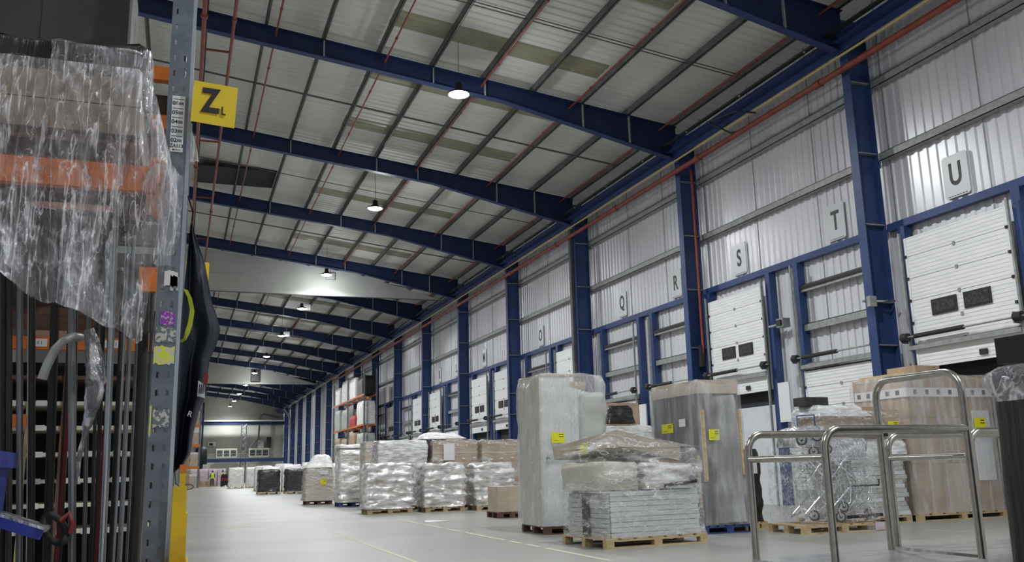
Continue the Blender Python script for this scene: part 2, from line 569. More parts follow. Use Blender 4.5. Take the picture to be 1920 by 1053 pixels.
# wall at the far end
m = MB()
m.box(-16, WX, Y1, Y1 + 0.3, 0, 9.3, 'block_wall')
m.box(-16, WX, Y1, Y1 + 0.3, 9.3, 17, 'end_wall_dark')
struct(m.build('wall_far'), 'cream block end wall, darker above the beam')
for i, (x0, x1) in enumerate([(5.6, 8.9), (10.8, 14.0)]):
    m = MB()
    m.box(x0, x1, 158.2, 158.9, 4.05, 5.55, 'cream')
    o = m.build('window_%d' % (i + 1)); struct(o, ['cream framed office window left of the lattice post', 'cream framed office window right of the lattice post'][i])
    for k in range(3):
        p = MB(); a = x0 + 0.15 + k * (x1 - x0 - 0.1) / 3
        p.box(a, a + (x1 - x0) / 3 - 0.25, 158.15, 158.2, 4.35, 5.25, 'window_far')
        p.build('pane', o)

# ------------------------------------------------------------------ frames
ordn = ['nearest', 'second', 'third', 'fourth', 'fifth', 'sixth', 'seventh', 'eighth', 'ninth', 'tenth', 'eleventh', 'twelfth', 'thirteenth', 'fourteenth', 'fifteenth', 'sixteenth', 'seventeenth', 'eighteenth']
col_lab = {1: 'big blue steel column between the T and U signs', 2: 'blue steel column between the R and S signs',
           3: 'blue steel column with dark downpipe left of the Q sign', 4: 'blue steel column left of the O sign',
           5: 'blue steel column just left of the M sign'}


def col_mesh():
    r = empty('steel_column', (0, 0, 0))
    a = MB(); a.box(15.58, 15.605, -0.14, 0.14, 0, 12.3, 'blue_steel'); a.build('front_flange', r)
    a = MB(); a.box(15.605, 16.195, -0.012, 0.012, 0, 12.4, 'blue_steel'); a.build('web', r)
    a = MB(); a.box(16.195, 16.22, -0.14, 0.14, 0, 12.5, 'blue_steel'); a.build('rear_flange', r)
    for z in (3.9, 4.95, 6.9, 8.75, 10.65):
        a = MB(); a.box(15.62, 16.19, -0.13, -0.013, z - 0.02, z + 0.01, 'galv'); a.build('stiffener', r)
    return r


def raf_mesh():
    r = empty('roof_rafter', (0, 0, 0))

    def bot(x):
        base = 13.96 + RS * x
        return base if x < 9.3 else base - (x - 9.3) / 6.3 * 0.62 - 0.0
    xs = [-16, 9.3, 12.5, 15.6]
    zt = lambda x: 14.5 + RS * x
    a = MB()
    p = [(x, 0, bot(x)) for x in xs] + [(15.6, 0, zt(15.6)), (-16, 0, zt(-16))]
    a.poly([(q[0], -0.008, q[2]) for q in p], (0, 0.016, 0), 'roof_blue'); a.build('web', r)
    a = MB()
    for i in range(3):
        x0, x1 = xs[i], xs[i + 1]
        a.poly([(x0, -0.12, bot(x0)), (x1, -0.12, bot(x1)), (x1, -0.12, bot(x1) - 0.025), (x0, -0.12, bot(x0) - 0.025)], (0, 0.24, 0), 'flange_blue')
    a.build('bottom_flange', r)
    a = MB()
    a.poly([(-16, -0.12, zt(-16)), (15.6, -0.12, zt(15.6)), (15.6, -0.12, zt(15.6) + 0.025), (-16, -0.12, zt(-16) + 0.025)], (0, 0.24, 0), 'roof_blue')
    a.build('top_flange', r)
    for x in (3.53, 6.95, 8.66, 12.08, 13.79):
        a = MB(); a.box(x - 0.02, x + 0.02, -0.1, -0.02, bot(x) + 0.005, zt(x) - 0.005, 'galv'); a.build('stiffener', r)
    return r


c0 = col_mesh(); r0 = raf_mesh()
for i, y in enumerate(COLS):
    c = c0 if i == 0 else copy_tree(c0)
    c.location = (0, y, 0)
    if i == 0: lab = 'blue steel column just beyond the right edge of the photo, past the U dock'
    elif i in col_lab: lab = col_lab[i]
    else: lab = '%s blue steel column along the wall, counted from the one by the U sign' % ordn[i - 1]
    tag(c, lab, 'column', 'blue columns along the dock wall')
    r = r0 if i == 0 else copy_tree(r0)
    r.location = (0, y, 0)
    if i == 0:
        lab = 'blue haunched rafter over the camera, out of the top of the photo'
    else:
        lab = ('%s blue haunched roof rafter, counted from the top right corner' % ordn[i - 1]) if i > 1 else 'blue haunched rafter end in the top right corner'
    tag(r, lab, 'rafter', 'blue roof rafters')

m = MB(); m.box(15.44, 15.57, 34.66, 34.88, 0, 11.3, 'purlin')
tag(m.build('downpipe'), 'dark brown downpipe on the column left of the Q sign', 'pipe')

# purlins
for k in range(-8, 10):
    x = 0.12 + 1.71 * k
    if x > 16: continue
    z = 14.54 + RS * x
    m = MB()
    m.box(x - 0.035, x + 0.035, Y0, Y1 - 0.01, z, z + 0.02, 'purlin')
    m.box(x - 0.035, x - 0.025, Y0, Y1 - 0.01, z, z + 0.24, 'purlin')
    m.box(x - 0.035, x + 0.06, Y0, Y1 - 0.01, z + 0.24, z + 0.26, 'purlin')
    m.box(x + 0.025, x + 0.035, Y0, Y1 - 0.01, z, z + 0.24, 'purlin')
    if k >= 0:
        lab = '%s roof purlin counted from the dock wall, long dark steel' % ordn[9 - k]
    else:
        lab = 'long dark roof purlin left of the sprinkler pipes, hidden above the rack, %s one out' % ordn[-k - 1]
    tag(m.build('purlin'), lab, 'purlin', 'roof purlins')

# sprinkler pipes
red_x = [2.1, 5.4, 8.55, 11.62, 14.95]
for i, x in enumerate(red_x):
    z = 14.28 + RS * x
    m = MB(); m.tube([(x, 5, z), (x, 150, z)], 0.028, 'red_pipe', 8)
    for y in range(12, 150, 4):
        m.tube([(x, y, z - 0.0), (x, y + 0.07, z)], 0.045, 'red_pipe', 8)
    tag(m.build('sprinkler_pipe'), '%s thin red sprinkler pipe under the roof, counted from the left' % ordn[i].replace('nearest', 'first'), 'pipe', 'thin red sprinkler pipes')
for i, (x, r_) in enumerate([(0.06, 0.06), (0.78, 0.045)]):
    m = MB(); m.tube([(x, 8, 12.5), (x, 52.5, 12.5)], r_, 'red_pipe', 10)
    for y in range(10, 52, 6):
        m.tube([(x, y, 12.5), (x, y + 0.16, 12.5)], r_ * 1.5, 'red_pipe', 10)
    o = m.build('main_pipe')
    if i == 1:
        for y in (15.7, 24.0, 31.2, 38, 45):
            p = MB(); p.tube([(0.12, y, 12.5), (0.735, y, 12.5)], 0.035, 'red_pipe', 8); p.build('cross_pipe', o)
    tag(o, ['thick red water main beside the Z sign and rack post', 'red pipe with short cross pipes right of the thick main'][i], 'pipe')

# cross rods between purlins at mid bay
for i, c in enumerate([-0.5] + COLS[:-1]):
    y = c + 4.45
    m = MB()
    for dy, dz in ((0, 0.0), (-0.35, 0.12)):
        z0 = 14.62 - dz; 
        m.tube([(-1.6, y + dy, z0 - RS * 1.6), (15.5, y + dy, z0 + RS * 15.5)], 0.018, 'purlin', 6)
    tag(m.build('sag_rods'), '%s pair of thin cross rods between the purlins, counted from the camera' % ordn[i].replace('nearest', 'first'), 'roof rod', 'thin roof cross rods')

# eaves members, pipes along the top of the wall
m = MB(); m.box(15.15, 15.42, Y0, Y1, 11.62, 11.64, 'flange_blue'); m.box(15.42, 15.44, Y0, Y1, 11.42, 11.95, 'flange_blue')
tag(m.build('eaves_beam'), 'long blue eaves beam running below the rafter ends', 'beam')
m = MB(); m.box(14.98, 15.1, Y0, Y1, 11.78, 11.84, 'black')
for y in range(6, 110, 3): m.box(14.96, 15.0, y, y + 0.05, 11.74, 11.79, 'galv')
tag(m.build('cable_tray'), 'dark cable tray along the upper edge of the eaves beam', 'cable tray')
m = MB(); m.tube([(15.4, 2, 11.33), (15.4, 141, 11.33), (15.3, 143, 11.1)], 0.035, 'yellow_pipe', 8)
tag(m.build('gas_pipe'), 'thin pale yellow pipe along the top of the dock wall', 'pipe')
m = MB(); m.tube([(15.4, 3, 10.95), (15.4, 100, 10.95)], 0.085, 'red_pipe', 12)
for y in range(6, 100, 6): m.tube([(15.4, y, 10.95), (15.4, y + 0.25, 10.95)], 0.11, 'red_pipe', 12)
tag(m.build('red_main'), 'thick red pipe running below the yellow one along the wall', 'pipe')
m = MB(); m.tube([(15.2, 147, 11.3), (15.2, 141, 9.9), (15.2, 139, 9.2), (15.2, 139, 0.0)], 0.12, 'galv', 10)
tag(m.build('duct_pipe'), 'pale grey bent duct dropping down the wall at the far end', 'pipe')
m = MB(); m.tube([(15.9, 25.4, 11.0), (15.9, 25.36, 10.6), (15.9, 25.36, 4.9), (15.88, 25.38, 4.6)], 0.05, 'red_pipe', 8)
m.box(15.80, 15.95, 25.33, 25.5, 4.3, 5.0, 'rubber')
tag(m.build('riser_pipe'), 'red vertical riser pipe on the column between R and S', 'pipe')
m = MB(); m.tube([(14.8, 22.5, 11.5), (15.4, 22.2, 11.1), (15.45, 21.5, 10.95)], 0.03, 'black', 6)
m.tube([(14.8, 22.5, 11.5), (14.9, 21.2, 11.35), (15.35, 20.8, 11.2)], 0.03, 'black', 6)
tag(m.build('pipe_bracket'), 'black angled bracket above the red pipe, left of the big column', 'bracket')

# girts, one per bay and level
for lv, z in enumerate((8.65, 10.6)):
    for i in range(0, 11):
        a = (COLS[i - 1] if i > 0 else COLS[0] - BAY) + 0.02; b = COLS[i] - 0.02
        m = MB()
        m.box(16.2, 16.225, a + 0.15, b - 0.15, z - 0.1, z + 0.1, 'galv')
        m.box(16.2, 16.40, a + 0.15, b - 0.15, z + 0.085, z + 0.1, 'galv'); m.box(16.2, 16.40, a + 0.15, b - 0.15, z - 0.1, z - 0.085, 'galv')
        tag(m.build('wall_rail'), '%s grey rail across the %s wall bay from the camera' % (['lower', 'upper'][lv], ordn[i].replace('nearest', 'first')), 'rail', 'grey rails across the wall cladding')

# lintels
for i in range(0, 11):
    a = (COLS[i - 1] if i > 0 else COLS[0] - BAY); b = COLS[i]
    m = MB(); m.box(16.22, 16.40, a + 0.15, b - 0.15, 6.72, 6.9, 'blue_steel')
    tag(m.build('lintel_beam'), 'blue lintel beam over the docks of the %s wall bay from the camera' % ordn[i].replace('nearest', 'first'), 'beam', 'blue lintel beams')

DOCKS = [(15.0, 'U', 1), (19.1, 'T', 0), (23.65, 'S', 1), (27.6, 'R', 0), (31.85, 'Q', 0), (36.6, 'P', 1), (40.7, 'O', 0), (45.4, 'N', 1), (49.6, 'M', 1),
         (55.2, 'L', 0), (59.3, 'K', 1), (64.2, 'J', 1), (68.2, 'H', 0), (73, 'G', 1), (77.5, 'F', 0), (82.2, 'E', 1), (86.4, 'D', 0), (91.1, 'C', 1), (95.3, 'B', 0), (100, 'A', 1)]


def door_panel(name, yc, z0, z1, wd=2.9, full=True):
    """sectional door leaf with ribs; the leaf is one part, windows are children"""
    m = MB()
    sec = 0.53
    z = z0
    while z < z1 - 0.05:
        zz = min(z + sec, z1)
        m.box(16.05, 16.09, yc - wd / 2, yc + wd / 2, z + 0.006, zz - 0.006, 'door_white')
        k = z + 0.07
        while k < zz - 0.02:
            m.box(16.044, 16.05, yc - wd / 2 + 0.01, yc + wd / 2 - 0.01, k, k + 0.035, 'door_white')
            k += 0.088
        z += sec
    m.box(16.03, 16.05, yc - wd / 2, yc - wd / 2 + 0.06, z0, z1, 'door_white')
    m.box(16.03, 16.05, yc + wd / 2 - 0.06, yc + wd / 2, z0, z1, 'door_white')
    z = z0 + sec
    while z < z1 - 0.1:
        m.box(16.02, 16.045, yc - 0.03, yc + 0.03, z - 0.04, z + 0.04, 'galv')
        for s_ in (-1, 1):
            m.box(16.0, 16.03, yc + s_ * (wd / 2 - 0.03) - 0.03, yc + s_ * (wd / 2 - 0.03) + 0.03, z - 0.03, z + 0.03, 'rubber')
        z += sec
    return m


dock_n = 0
for (yc, L, up) in DOCKS:
    dock_n += 1
    det = yc < 52
    # opening recess and door
    z0, z1 = (3.25, 6.35) if up else (0.0, 3.62)
    m = door_panel('door', yc, z0, z1)
    o = m.build('door_%d' % dock_n); struct(o, '%s white sectional dock door below the %s sign' % ('raised' if up else 'closed', L))
    for s_ in (-1, 1):
        wy = yc + s_ * 0.46
        a = MB(); wz = z0 + 1.15
        a.box(16.015, 16.04, wy - 0.36, wy + 0.36, wz, wz + 0.36, 'rubber')
        a.box(16.008, 16.015, wy - 0.31, wy + 0.31, wz + 0.04, wz + 0.32, 'dark_glass')
        a.build('window_pane', o)
    a = MB(); a.box(16.0, 16.03, yc - 0.55, yc - 0.35, z0 + 0.1, z0 + 0.22, 'rubber'); a.build('door_handle', o)
    if up:
        a = MB(); a.box(16.33, 16.36, yc - 1.42, yc + 1.42, 0.0, 3.3, 'dark_void')
        if L == 'S': a.box(16.30, 16.325, yc - 1.3, yc + 1.3, 0.0, 2.85, 'white_board')
        tag(a.build('dock_opening'), 'dark open dock mouth beneath the raised door by the %s sign' % L, 'dock opening')
    # posts
    for s_ in (-1, 1):
        py = yc + s_ * 1.62
        if min(abs(py - c) for c in COLS) < 0.45: continue
        a = MB(); a.box(16.15, 16.38, py - 0.11, py + 0.11, 0, 6.715, 'blue_steel')
        tag(a.build('dock_post'), 'blue dock post on the %s side of the %s dock' % ('right' if s_ < 0 else 'left', L), 'post', 'blue dock posts')
    # track rails (vertical), shaft with spring and drums
    r = empty('door_gear', (0, yc, 0)); tag(r, 'grey tracks and black spring shaft around the %s dock door' % L, 'door gear', 'dock door tracks and shafts')
    sz = 3.98
    a = MB(); a.tube([(15.86, -1.75, sz), (15.86, 1.75, sz)], 0.022, 'galv', 8); a.build('shaft', r)
    a = MB(); a.tube([(15.86, -0.15, sz), (15.86, 1.25, sz)], 0.055, 'rubber', 10); a.build('spring', r)
    for yy in (-1.55, 1.55):
        a = MB(); a.tube([(15.86, yy - 0.09, sz), (15.86, yy + 0.09, sz)], 0.10, 'rubber', 12); a.build('cable_drum', r)
        a = MB(); a.box(15.84, 16.045, yy + 0.11, yy + 0.13, sz - 0.12, sz + 0.12, 'galv'); a.build('bearing_plate', r)
    a = MB(); a.box(15.93, 15.99, -1.5, 1.6, sz - 0.3, sz - 0.2, 'galv'); a.build('header_rail', r)
    for s_ in (-1, 1):
        a = MB(); a.box(15.96, 16.02, s_ * 1.53 - 0.025, s_ * 1.53 + 0.025, 0.0, 6.5 if up else 6.55, 'galv')
        a.build('track', r)
    if not up:
        for zi, zz in enumerate((4.85, 5.95)):
            a = MB(); a.box(16.2, 16.22, yc - 1.48, yc + 1.48, zz - 0.1, zz + 0.1, 'galv'); a.box(16.2, 16.4, yc - 1.48, yc + 1.48, zz + 0.08, zz + 0.1, 'galv')
            if zi == 1: a.box(16.16, 16.19, yc - 1.48, yc + 1.48, zz - 0.02, zz + 0.06, 'black')  # black strip stands in for the shaded gap between the double rails
            tag(a.build('dock_rail'), '%s grey rail above the closed door of the %s dock' % (['lower', 'upper'][zi], L), 'rail', 'grey rails over the closed docks')
        a = MB(); a.box(16.12, 16.36, yc - 1.48, yc + 1.48, 3.66, 3.84, 'galv')
        a.build('head_sheet', o)
    # sign
    if yc < 62:
        r = empty('letter_sign', (16.36, yc, 7.52))
        tag(r, 'white plate with the grey dock letter %s on the cladding' % L, 'sign', 'dock letter signs')
        a = MB(); w2, h2, c_ = 0.36, 0.5, 0.05
        pts = [(0, -w2 + c_, -h2), (0, w2 - c_, -h2), (0, w2, -h2 + c_), (0, w2, h2 - c_), (0, w2 - c_, h2), (0, -w2 + c_, h2), (0, -w2, h2 - c_), (0, -w2, -h2 + c_)]
        a.poly(pts, (0.02, 0, 0), 'sign_plate'); a.build('plate', r)
        text_part('letter', L, 0.74, 'sign_grey', r, (-0.004, 0, 0.04), LEFTF, 0.003, bold=0.016, xs=0.72)
        a = MB()
        for q in range(7):
            a.box(-0.006, -0.001, -0.27 + q * 0.08, -0.215 + q * 0.08, -0.47, -0.455, 'sign_grey')
        a.build('small_print', r)

# wall between docks, lower white dado panels
for i, y in enumerate((21.35, 29.75, 34.3)):
    m = MB(); m.box(15.9, 15.95, y - 0.25, y + 0.25, 2.3, 3.4, 'paper')
    tag(m.build('wall_panel'), 'white upright panel on the dock wall beside the %s dock' % ['S', 'R', 'Q'][i], 'panel')
m = MB(); m.box(15.85, 16.1, 21.05, 21.35, 4.95, 5.2, 'galv'); m.box(15.8, 15.85, 21.1, 21.3, 5.0, 5.15, 'black'); m.box(16.0, 16.2, 21.35, 21.93, 5.05, 5.1, 'galv')
tag(m.build('floodlight'), 'small grey floodlight on the blue post right of the S door', 'lamp')
m = MB(); m.tube([(15.9, 20.6, 6.6), (15.9, 20.6, 3.2)], 0.03, 'galv', 8)
tag(m.build('conduit'), 'grey vertical conduit between the S and T docks', 'pipe')
m = MB(); m.tube([(15.3, 17.2, 4.95), (16.1, 17.0, 4.95)], 0.03, 'chrome', 8); m.box(15.35, 15.55, 17.0, 17.12, 4.8, 5.05, 'galv')
tag(m.build('column_fitting'), 'small silver clamp fitting on the big column by the U dock', 'fitting')

# draught curtains under the roof
for (yc, x1, zb, lab) in [(52.6, 14.7, 11.42, 'large pale grey fire curtain hanging under the fourth rafter'),
                           (106.5, 14.8, 11.3, 'pale grey fire curtain far down the hall under the roof')]:
    m = MB()
    m.poly([(-16, yc, zb), (x1, yc, zb), (9.3, yc, 13.95 + RS * 9.3), (-16, yc, 13.95 - RS * 16)], (0, 0.03, 0), 'spandrel')
    m.box(-16, x1, yc - 0.02, yc + 0.05, zb - 0.04, zb, 'purlin')
    tag(m.build('smoke_curtain'), lab, 'curtain')
m = MB(); m.box(7.2, 8.1, 106.0, 106.4, 11.6, 12.8, 'black')
tag(m.build('roof_heater'), 'dark box heater hanging in front of the far grey curtain', 'heater')
for i, y in enumerate((52.0, 62.6, 75.5)):
    m = MB(); m.box(7.6, 8.1, y + 0.4, y + 0.75, 12.35, 12.75, 'galv')
    m.tube([(7.85, y + 0.57, 12.75), (7.85, y + 0.57, 13.5)], 0.02, 'galv', 6)
    tag(m.build('roof_bracket'), 'grey equipment box hung beside the %s lamp' % ['third', 'fourth', 'fifth'][i], 'equipment box')

# ------------------------------------------------------------------ high bay lamps
LY = [24.43, 37.03, 50.9, 62.2, 75.2, 89.1, 104.0, 118.5, 131.5, 144.5, 156]


def lamp_obj(x, y, z, lab, grp, power):
    r = empty('high_bay_lamp', (x, y, z)); tag(r, lab, 'lamp', grp)
    a = MB(); a.lathe([(0.0, 0.34), (0.10, 0.34), (0.12, 0.14), (0.14, 0.12), (0.33, 0.02), (0.34, -0.03), (0.32, -0.03), (0.31, 0.0), (0.0, 0.0)], 'black', n=20); a.build('housing', r)
    a = MB(); a.lathe([(0.0, -0.09), (0.15, -0.08), (0.26, -0.04), (0.305, -0.005)], 'lens', n=20); a.build('diffuser', r)
    a = MB(); a.tube([(0, 0, 0.30), (0, 0, roofz(x) - z + 0.02)], 0.008, 'black', 6); a.build('wire', r)
    l = bpy.data.lights.new('lamp_light', 'SPOT'); l.energy = power; l.shadow_soft_size = 0.22
    l.spot_size = math.radians(165); l.spot_blend = 0.7
    l.color = (0.96, 0.985, 1.0)
    lo = bpy.data.objects.new('lamp_light', l); C.objects.link(lo); lo.parent = r; lo.location = (0, 0, -0.30)
    l = bpy.data.lights.new('lamp_glow', 'POINT'); l.energy = power * 0.07; l.shadow_soft_size = 0.22
    l.color = (0.96, 0.985, 1.0)
    lo = bpy.data.objects.new('lamp_glow', l); C.objects.link(lo); lo.parent = r; lo.location = (0, 0, -0.30)
    return r


for i, y in enumerate(LY):
    lamp_obj(7.4, y, 12.3, '%s bright high bay lamp in the row, counted from the camera' % ordn[i], 'high bay lamps', LAMP_W)
for i, y in enumerate((11.5, -2.0)):
    lamp_obj(7.4, y, 12.3, ['high bay lamp above the top edge of the photo', 'high bay lamp behind the camera'][i], 'high bay lamps', LAMP_W)
for i, y in enumerate((3.0, 24, 50, 80, 115)):
    lamp_obj(-7.0, y, 12.8, 'high bay lamp over the racking left of the photo, %s from the camera' % ordn[i], 'lamps over the racks', LAMP_W * 0.8)

#PART2
# ================================================================== END OF THE HALL
m = MB(); m.box(-2, WX, 157.3, 157.7, 9.35, 9.9, 'roof_blue'); m.box(-2, WX, 157.2, 157.8, 9.9, 10.1, 'cream')
tag(m.build('crane_beam'), 'blue beam with a cream top edge across the end wall', 'beam')
m = MB(); m.box(3.15, 3.45, 157.0, 157.25, 0, 13, 'roof_blue'); tag(m.build('end_post'), 'dark post against the end wall left of the air unit', 'post')
m = MB()
for x in (9.4, 10.2):
    m.box(x - 0.08, x + 0.08, 156.9, 157.1, 0, 9.3, 'rack_grey')
for k in range(9):
    z = 0.5 + k
    m.tube([(9.4, 157, z), (10.2, 157, z + 0.9)], 0.05, 'galv', 5); m.tube([(10.2, 157, z), (9.4, 157, z + 0.9)], 0.05, 'galv', 5)
tag(m.build('lattice_post'), 'grey lattice post between the two office windows at the end wall', 'post')
m = MB(); m.box(0, WX, 155.8, 157.0 - 0.12, 3.3, 3.85, 'blue_steel'); m.box(0, WX, 155.7, 156.88, 3.85, 3.93, 'galv')
tag(m.build('mezzanine_beam'), 'blue mezzanine edge below the office windows', 'beam')
m = MB(); m.tube([(0, 155.9, 4.6), (WX - 0.1, 155.9, 4.6)], 0.03, 'galv', 6)
for x in range(0, 17, 2): m.tube([(x, 155.9, 3.935), (x, 155.9, 4.6)], 0.03, 'galv', 6)
tag(m.build('guard_rail'), 'thin grey guard rail on the mezzanine edge', 'railing')
m = MB(); m.box(4.3, 5.5, 159.5, 160.0, 6.0, 6.7, 'cream'); m.box(4.5, 5.1, 159.45, 159.5, 6.1, 6.5, 'rubber')
tag(m.build('air_unit'), 'small cream air conditioning unit on the end wall', 'air conditioner')
m = MB(); m.tube([(11.0, 158.7, 5.7), (12.3, 158.7, 7.2), (12.4, 158.7, 10.8), (13, 158.7, 11.2), (15.5, 158.7, 10.6)], 0.14, 'purlin', 8)
tag(m.build('vent_pipe'), 'dark bent vent pipe climbing the end wall', 'pipe')
m = MB(); m.box(12.2, 13.2, 158.9, 159.6, 5.6, 6.9, 'galv'); m.box(13.7, 14.4, 158.9, 159.6, 5.6, 7.4, 'rubber')
tag(m.build('machine_cabinet'), 'grey and black cabinets on the office roof at the end wall', 'cabinet')
m = MB(); m.lathe([(0, 0), (0.9, 0), (0.9, 2.2), (0.6, 2.7), (0, 2.8)], 'black', Matrix.Translation((3.2, 154, 3.0)))
m.box(2.9, 3.5, 153.7, 154.3, 0, 3.0, 'black')
tag(m.build('dark_tank'), 'dark round topped tank left of the end post', 'tank')

# racking far away, right wall
r = empty('pallet_rack', (14.2, 0, 0)); tag(r, 'orange and grey pallet rack against the dock wall, half way down the hall', 'rack')
for y in (72.3, 80.0, 87.7):
    for x in (-0.5, 0.5):
        m = MB(); m.box(x - 0.05, x + 0.05, y - 0.05, y + 0.05, 0, 9.4, 'rack_grey'); m.build('upright', r)
for y in (72.35, 80.05):
    for z in (2.6, 5.0, 7.4):
        for x in (-0.5, 0.5):
            m = MB(); m.box(x - 0.03, x + 0.03, y, y + 7.6, z - 0.14, z, 'orange'); m.build('beam', r)
cnt = 0
for y in (74.2, 77.8, 81.8, 85.5):
    for z in (0, 2.605, 5.005, 7.405):
        hh = 1.5 + 0.35 * ((cnt * 7) % 3) / 2
        mt = ['crinkle_far', 'dark_wrap', 'carton', 'grey_board'][(cnt * 5 + int(y)) % 4]
        if cnt == 6: mt = 'red_cloth'; hh = 0.9
        m = MB(); wrap_shell(m, 1.05, 2.6, hh, 0, mt, 0.05, seed=cnt, res=0.3)
        o = m.build('wrapped_load'); o.location = (14.2, y, z)
        tag(o, 'wrapped goods on level %s of the far orange rack, %s bay from its near end' % (['one', 'two', 'three', 'four'][cnt % 4], ['first', 'second', 'third', 'fourth'][cnt // 4]), 'wrapped goods', 'goods in the far rack')
        cnt += 1

# rack ends at the far left
r = empty('pallet_rack', (1.0, 100, 0)); tag(r, 'brown carton filled rack end at the far left beside the dark tarpaulin', 'rack')
for x in (-1.0, 0.9):
    for y in (0, 4.0):
        m = MB(); m.box(x - 0.06, x + 0.06, y - 0.06, y + 0.06, 0, 8, 'rack_grey'); m.build('upright', r)
for z in (2.2, 4.4, 6.4):
    m = MB(); m.box(-1, 0.9, -0.12, -0.06, z - 0.25, z, 'orange'); m.box(-1, 0.9, 0.0, 4, z - 0.05, z, 'orange'); m.build('beam', r)
for i, z in enumerate((0.0, 2.205, 4.405, 6.405)):
    m = MB(); m.box(-0.85, -0.02, 0.1, 1.2, 0, 1.5, 'carton'); m.box(0.02, 0.8, 0.1, 1.2, 0, 1.2, 'carton_pale'); m.box(0.02, 0.8, 0.1, 1.2, 1.2, 1.4, 'paper')
    o = m.build('carton_stack'); o.location = (1.0, 100, z)
    tag(o, 'cartons on the %s level of the far left rack' % ['ground', 'second', 'third', 'top'][i], 'carton', 'cartons in the far left rack')

# far pallets on the floor


def simple_load(x, y, w_, d_, h_, mat, lab, grp, pal='wood', seed=0, res=0.18, amp=0.05, cat='wrapped pallet load', **kw):
    m = MB(); n = 0.13
    m.box(-w_ / 2, w_ / 2, -d_ / 2, d_ / 2, 0.10, n - 0.002, pal)
    for xx in (-w_ / 2 + 0.07, 0, w_ / 2 - 0.07):
        m.box(xx - 0.07, xx + 0.07, -d_ / 2, d_ / 2, 0, 0.10, pal)
    o = m.build('pallet'); o.location = (x, y, 0)
    tag(o, 'pallet under ' + lab, 'pallet', 'pallets under ' + grp)
    m = MB(); wrap_shell(m, w_, d_, h_ - n, 0, mat, amp, seed=seed, res=res, **kw)
    o = m.build('wrapped_load'); o.location = (x, y, n)
    tag(o, lab, cat, grp)
    return o


# pink white cartons beside the people
k = 0
for row in range(2):
    for i in range(4):
        y_ = 114 + row * 1.7
        simple_load(1.75 + i * 1.0, y_, 0.95, 1.2, 2.0, 'crinkle_pink', 'pink wrapped stack, %s from the left in the %s pink row' % (ordn[i].replace('nearest', 'first'), ['front', 'back'][row]), 'pink wrapped stacks', seed=k, res=0.35, amp=0.03); k += 1
for i in range(5):
    o = simple_load(1.3 + i * 0.62, 110.5, 0.55, 0.8, 0.75, 'carton', 'small brown carton pile, %s from the left before the pink stacks' % ordn[i].replace('nearest', 'first'), 'brown carton piles', seed=k, res=0.35, amp=0.02); k += 1
# white drums-like pallets
for i, (x, y) in enumerate([(5.15, 92), (6.75, 91.5), (5.3, 94.2), (7.2, 94)]):
    simple_load(x, y, 1.4, 1.3, 1.9, 'crinkle_far', 'white wrapped pallet load far down the aisle, %s' % ['left of the front pair', 'right of the front pair', 'left of the back pair', 'right of the back pair'][i], 'far white wrapped loads', seed=i, res=0.22, amp=0.06, fold=3)
# black wrapped
for i, (x, y) in enumerate([(5.35, 60.2), (6.95, 59.4), (5.5, 62.0), (7.2, 61.2)]):
    simple_load(x, y, 1.35, 1.2, 1.5, 'crinkle_black', 'black film wrapped pallet, %s' % ['left one of the front pair', 'right one of the front pair', 'left one of the back pair', 'right one of the back pair'][i], 'black wrapped pallets', seed=i + 5, res=0.13, amp=0.06)
# rows of white behind
k = 0
for (y, xs_) in ((66, [6.0, 7.4, 8.8, 10.2]), (72, [6.0, 7.5, 9.0, 10.5, 12]), (80, [8, 9.6, 11.2]), (52, [8.6, 10.0, 11.4, 12.8]), (45, [8.2, 9.6, 11.0, 12.4])):
    for i, x in enumerate(xs_):
        simple_load(x, y, 1.25, 1.2, 1.72 + 0.12 * (k % 3), 'crinkle_far',
                    '%s white load in the %s row back, past the beige load' % (ordn[i].replace('nearest', 'first'), {66: 'third', 72: 'fourth', 80: 'fifth', 52: 'second', 45: 'nearest'}[y]), 'white wrapped loads in the rows behind', seed=k, res=0.25, amp=0.05); k += 1

# ------------------------------------------------------------------ people


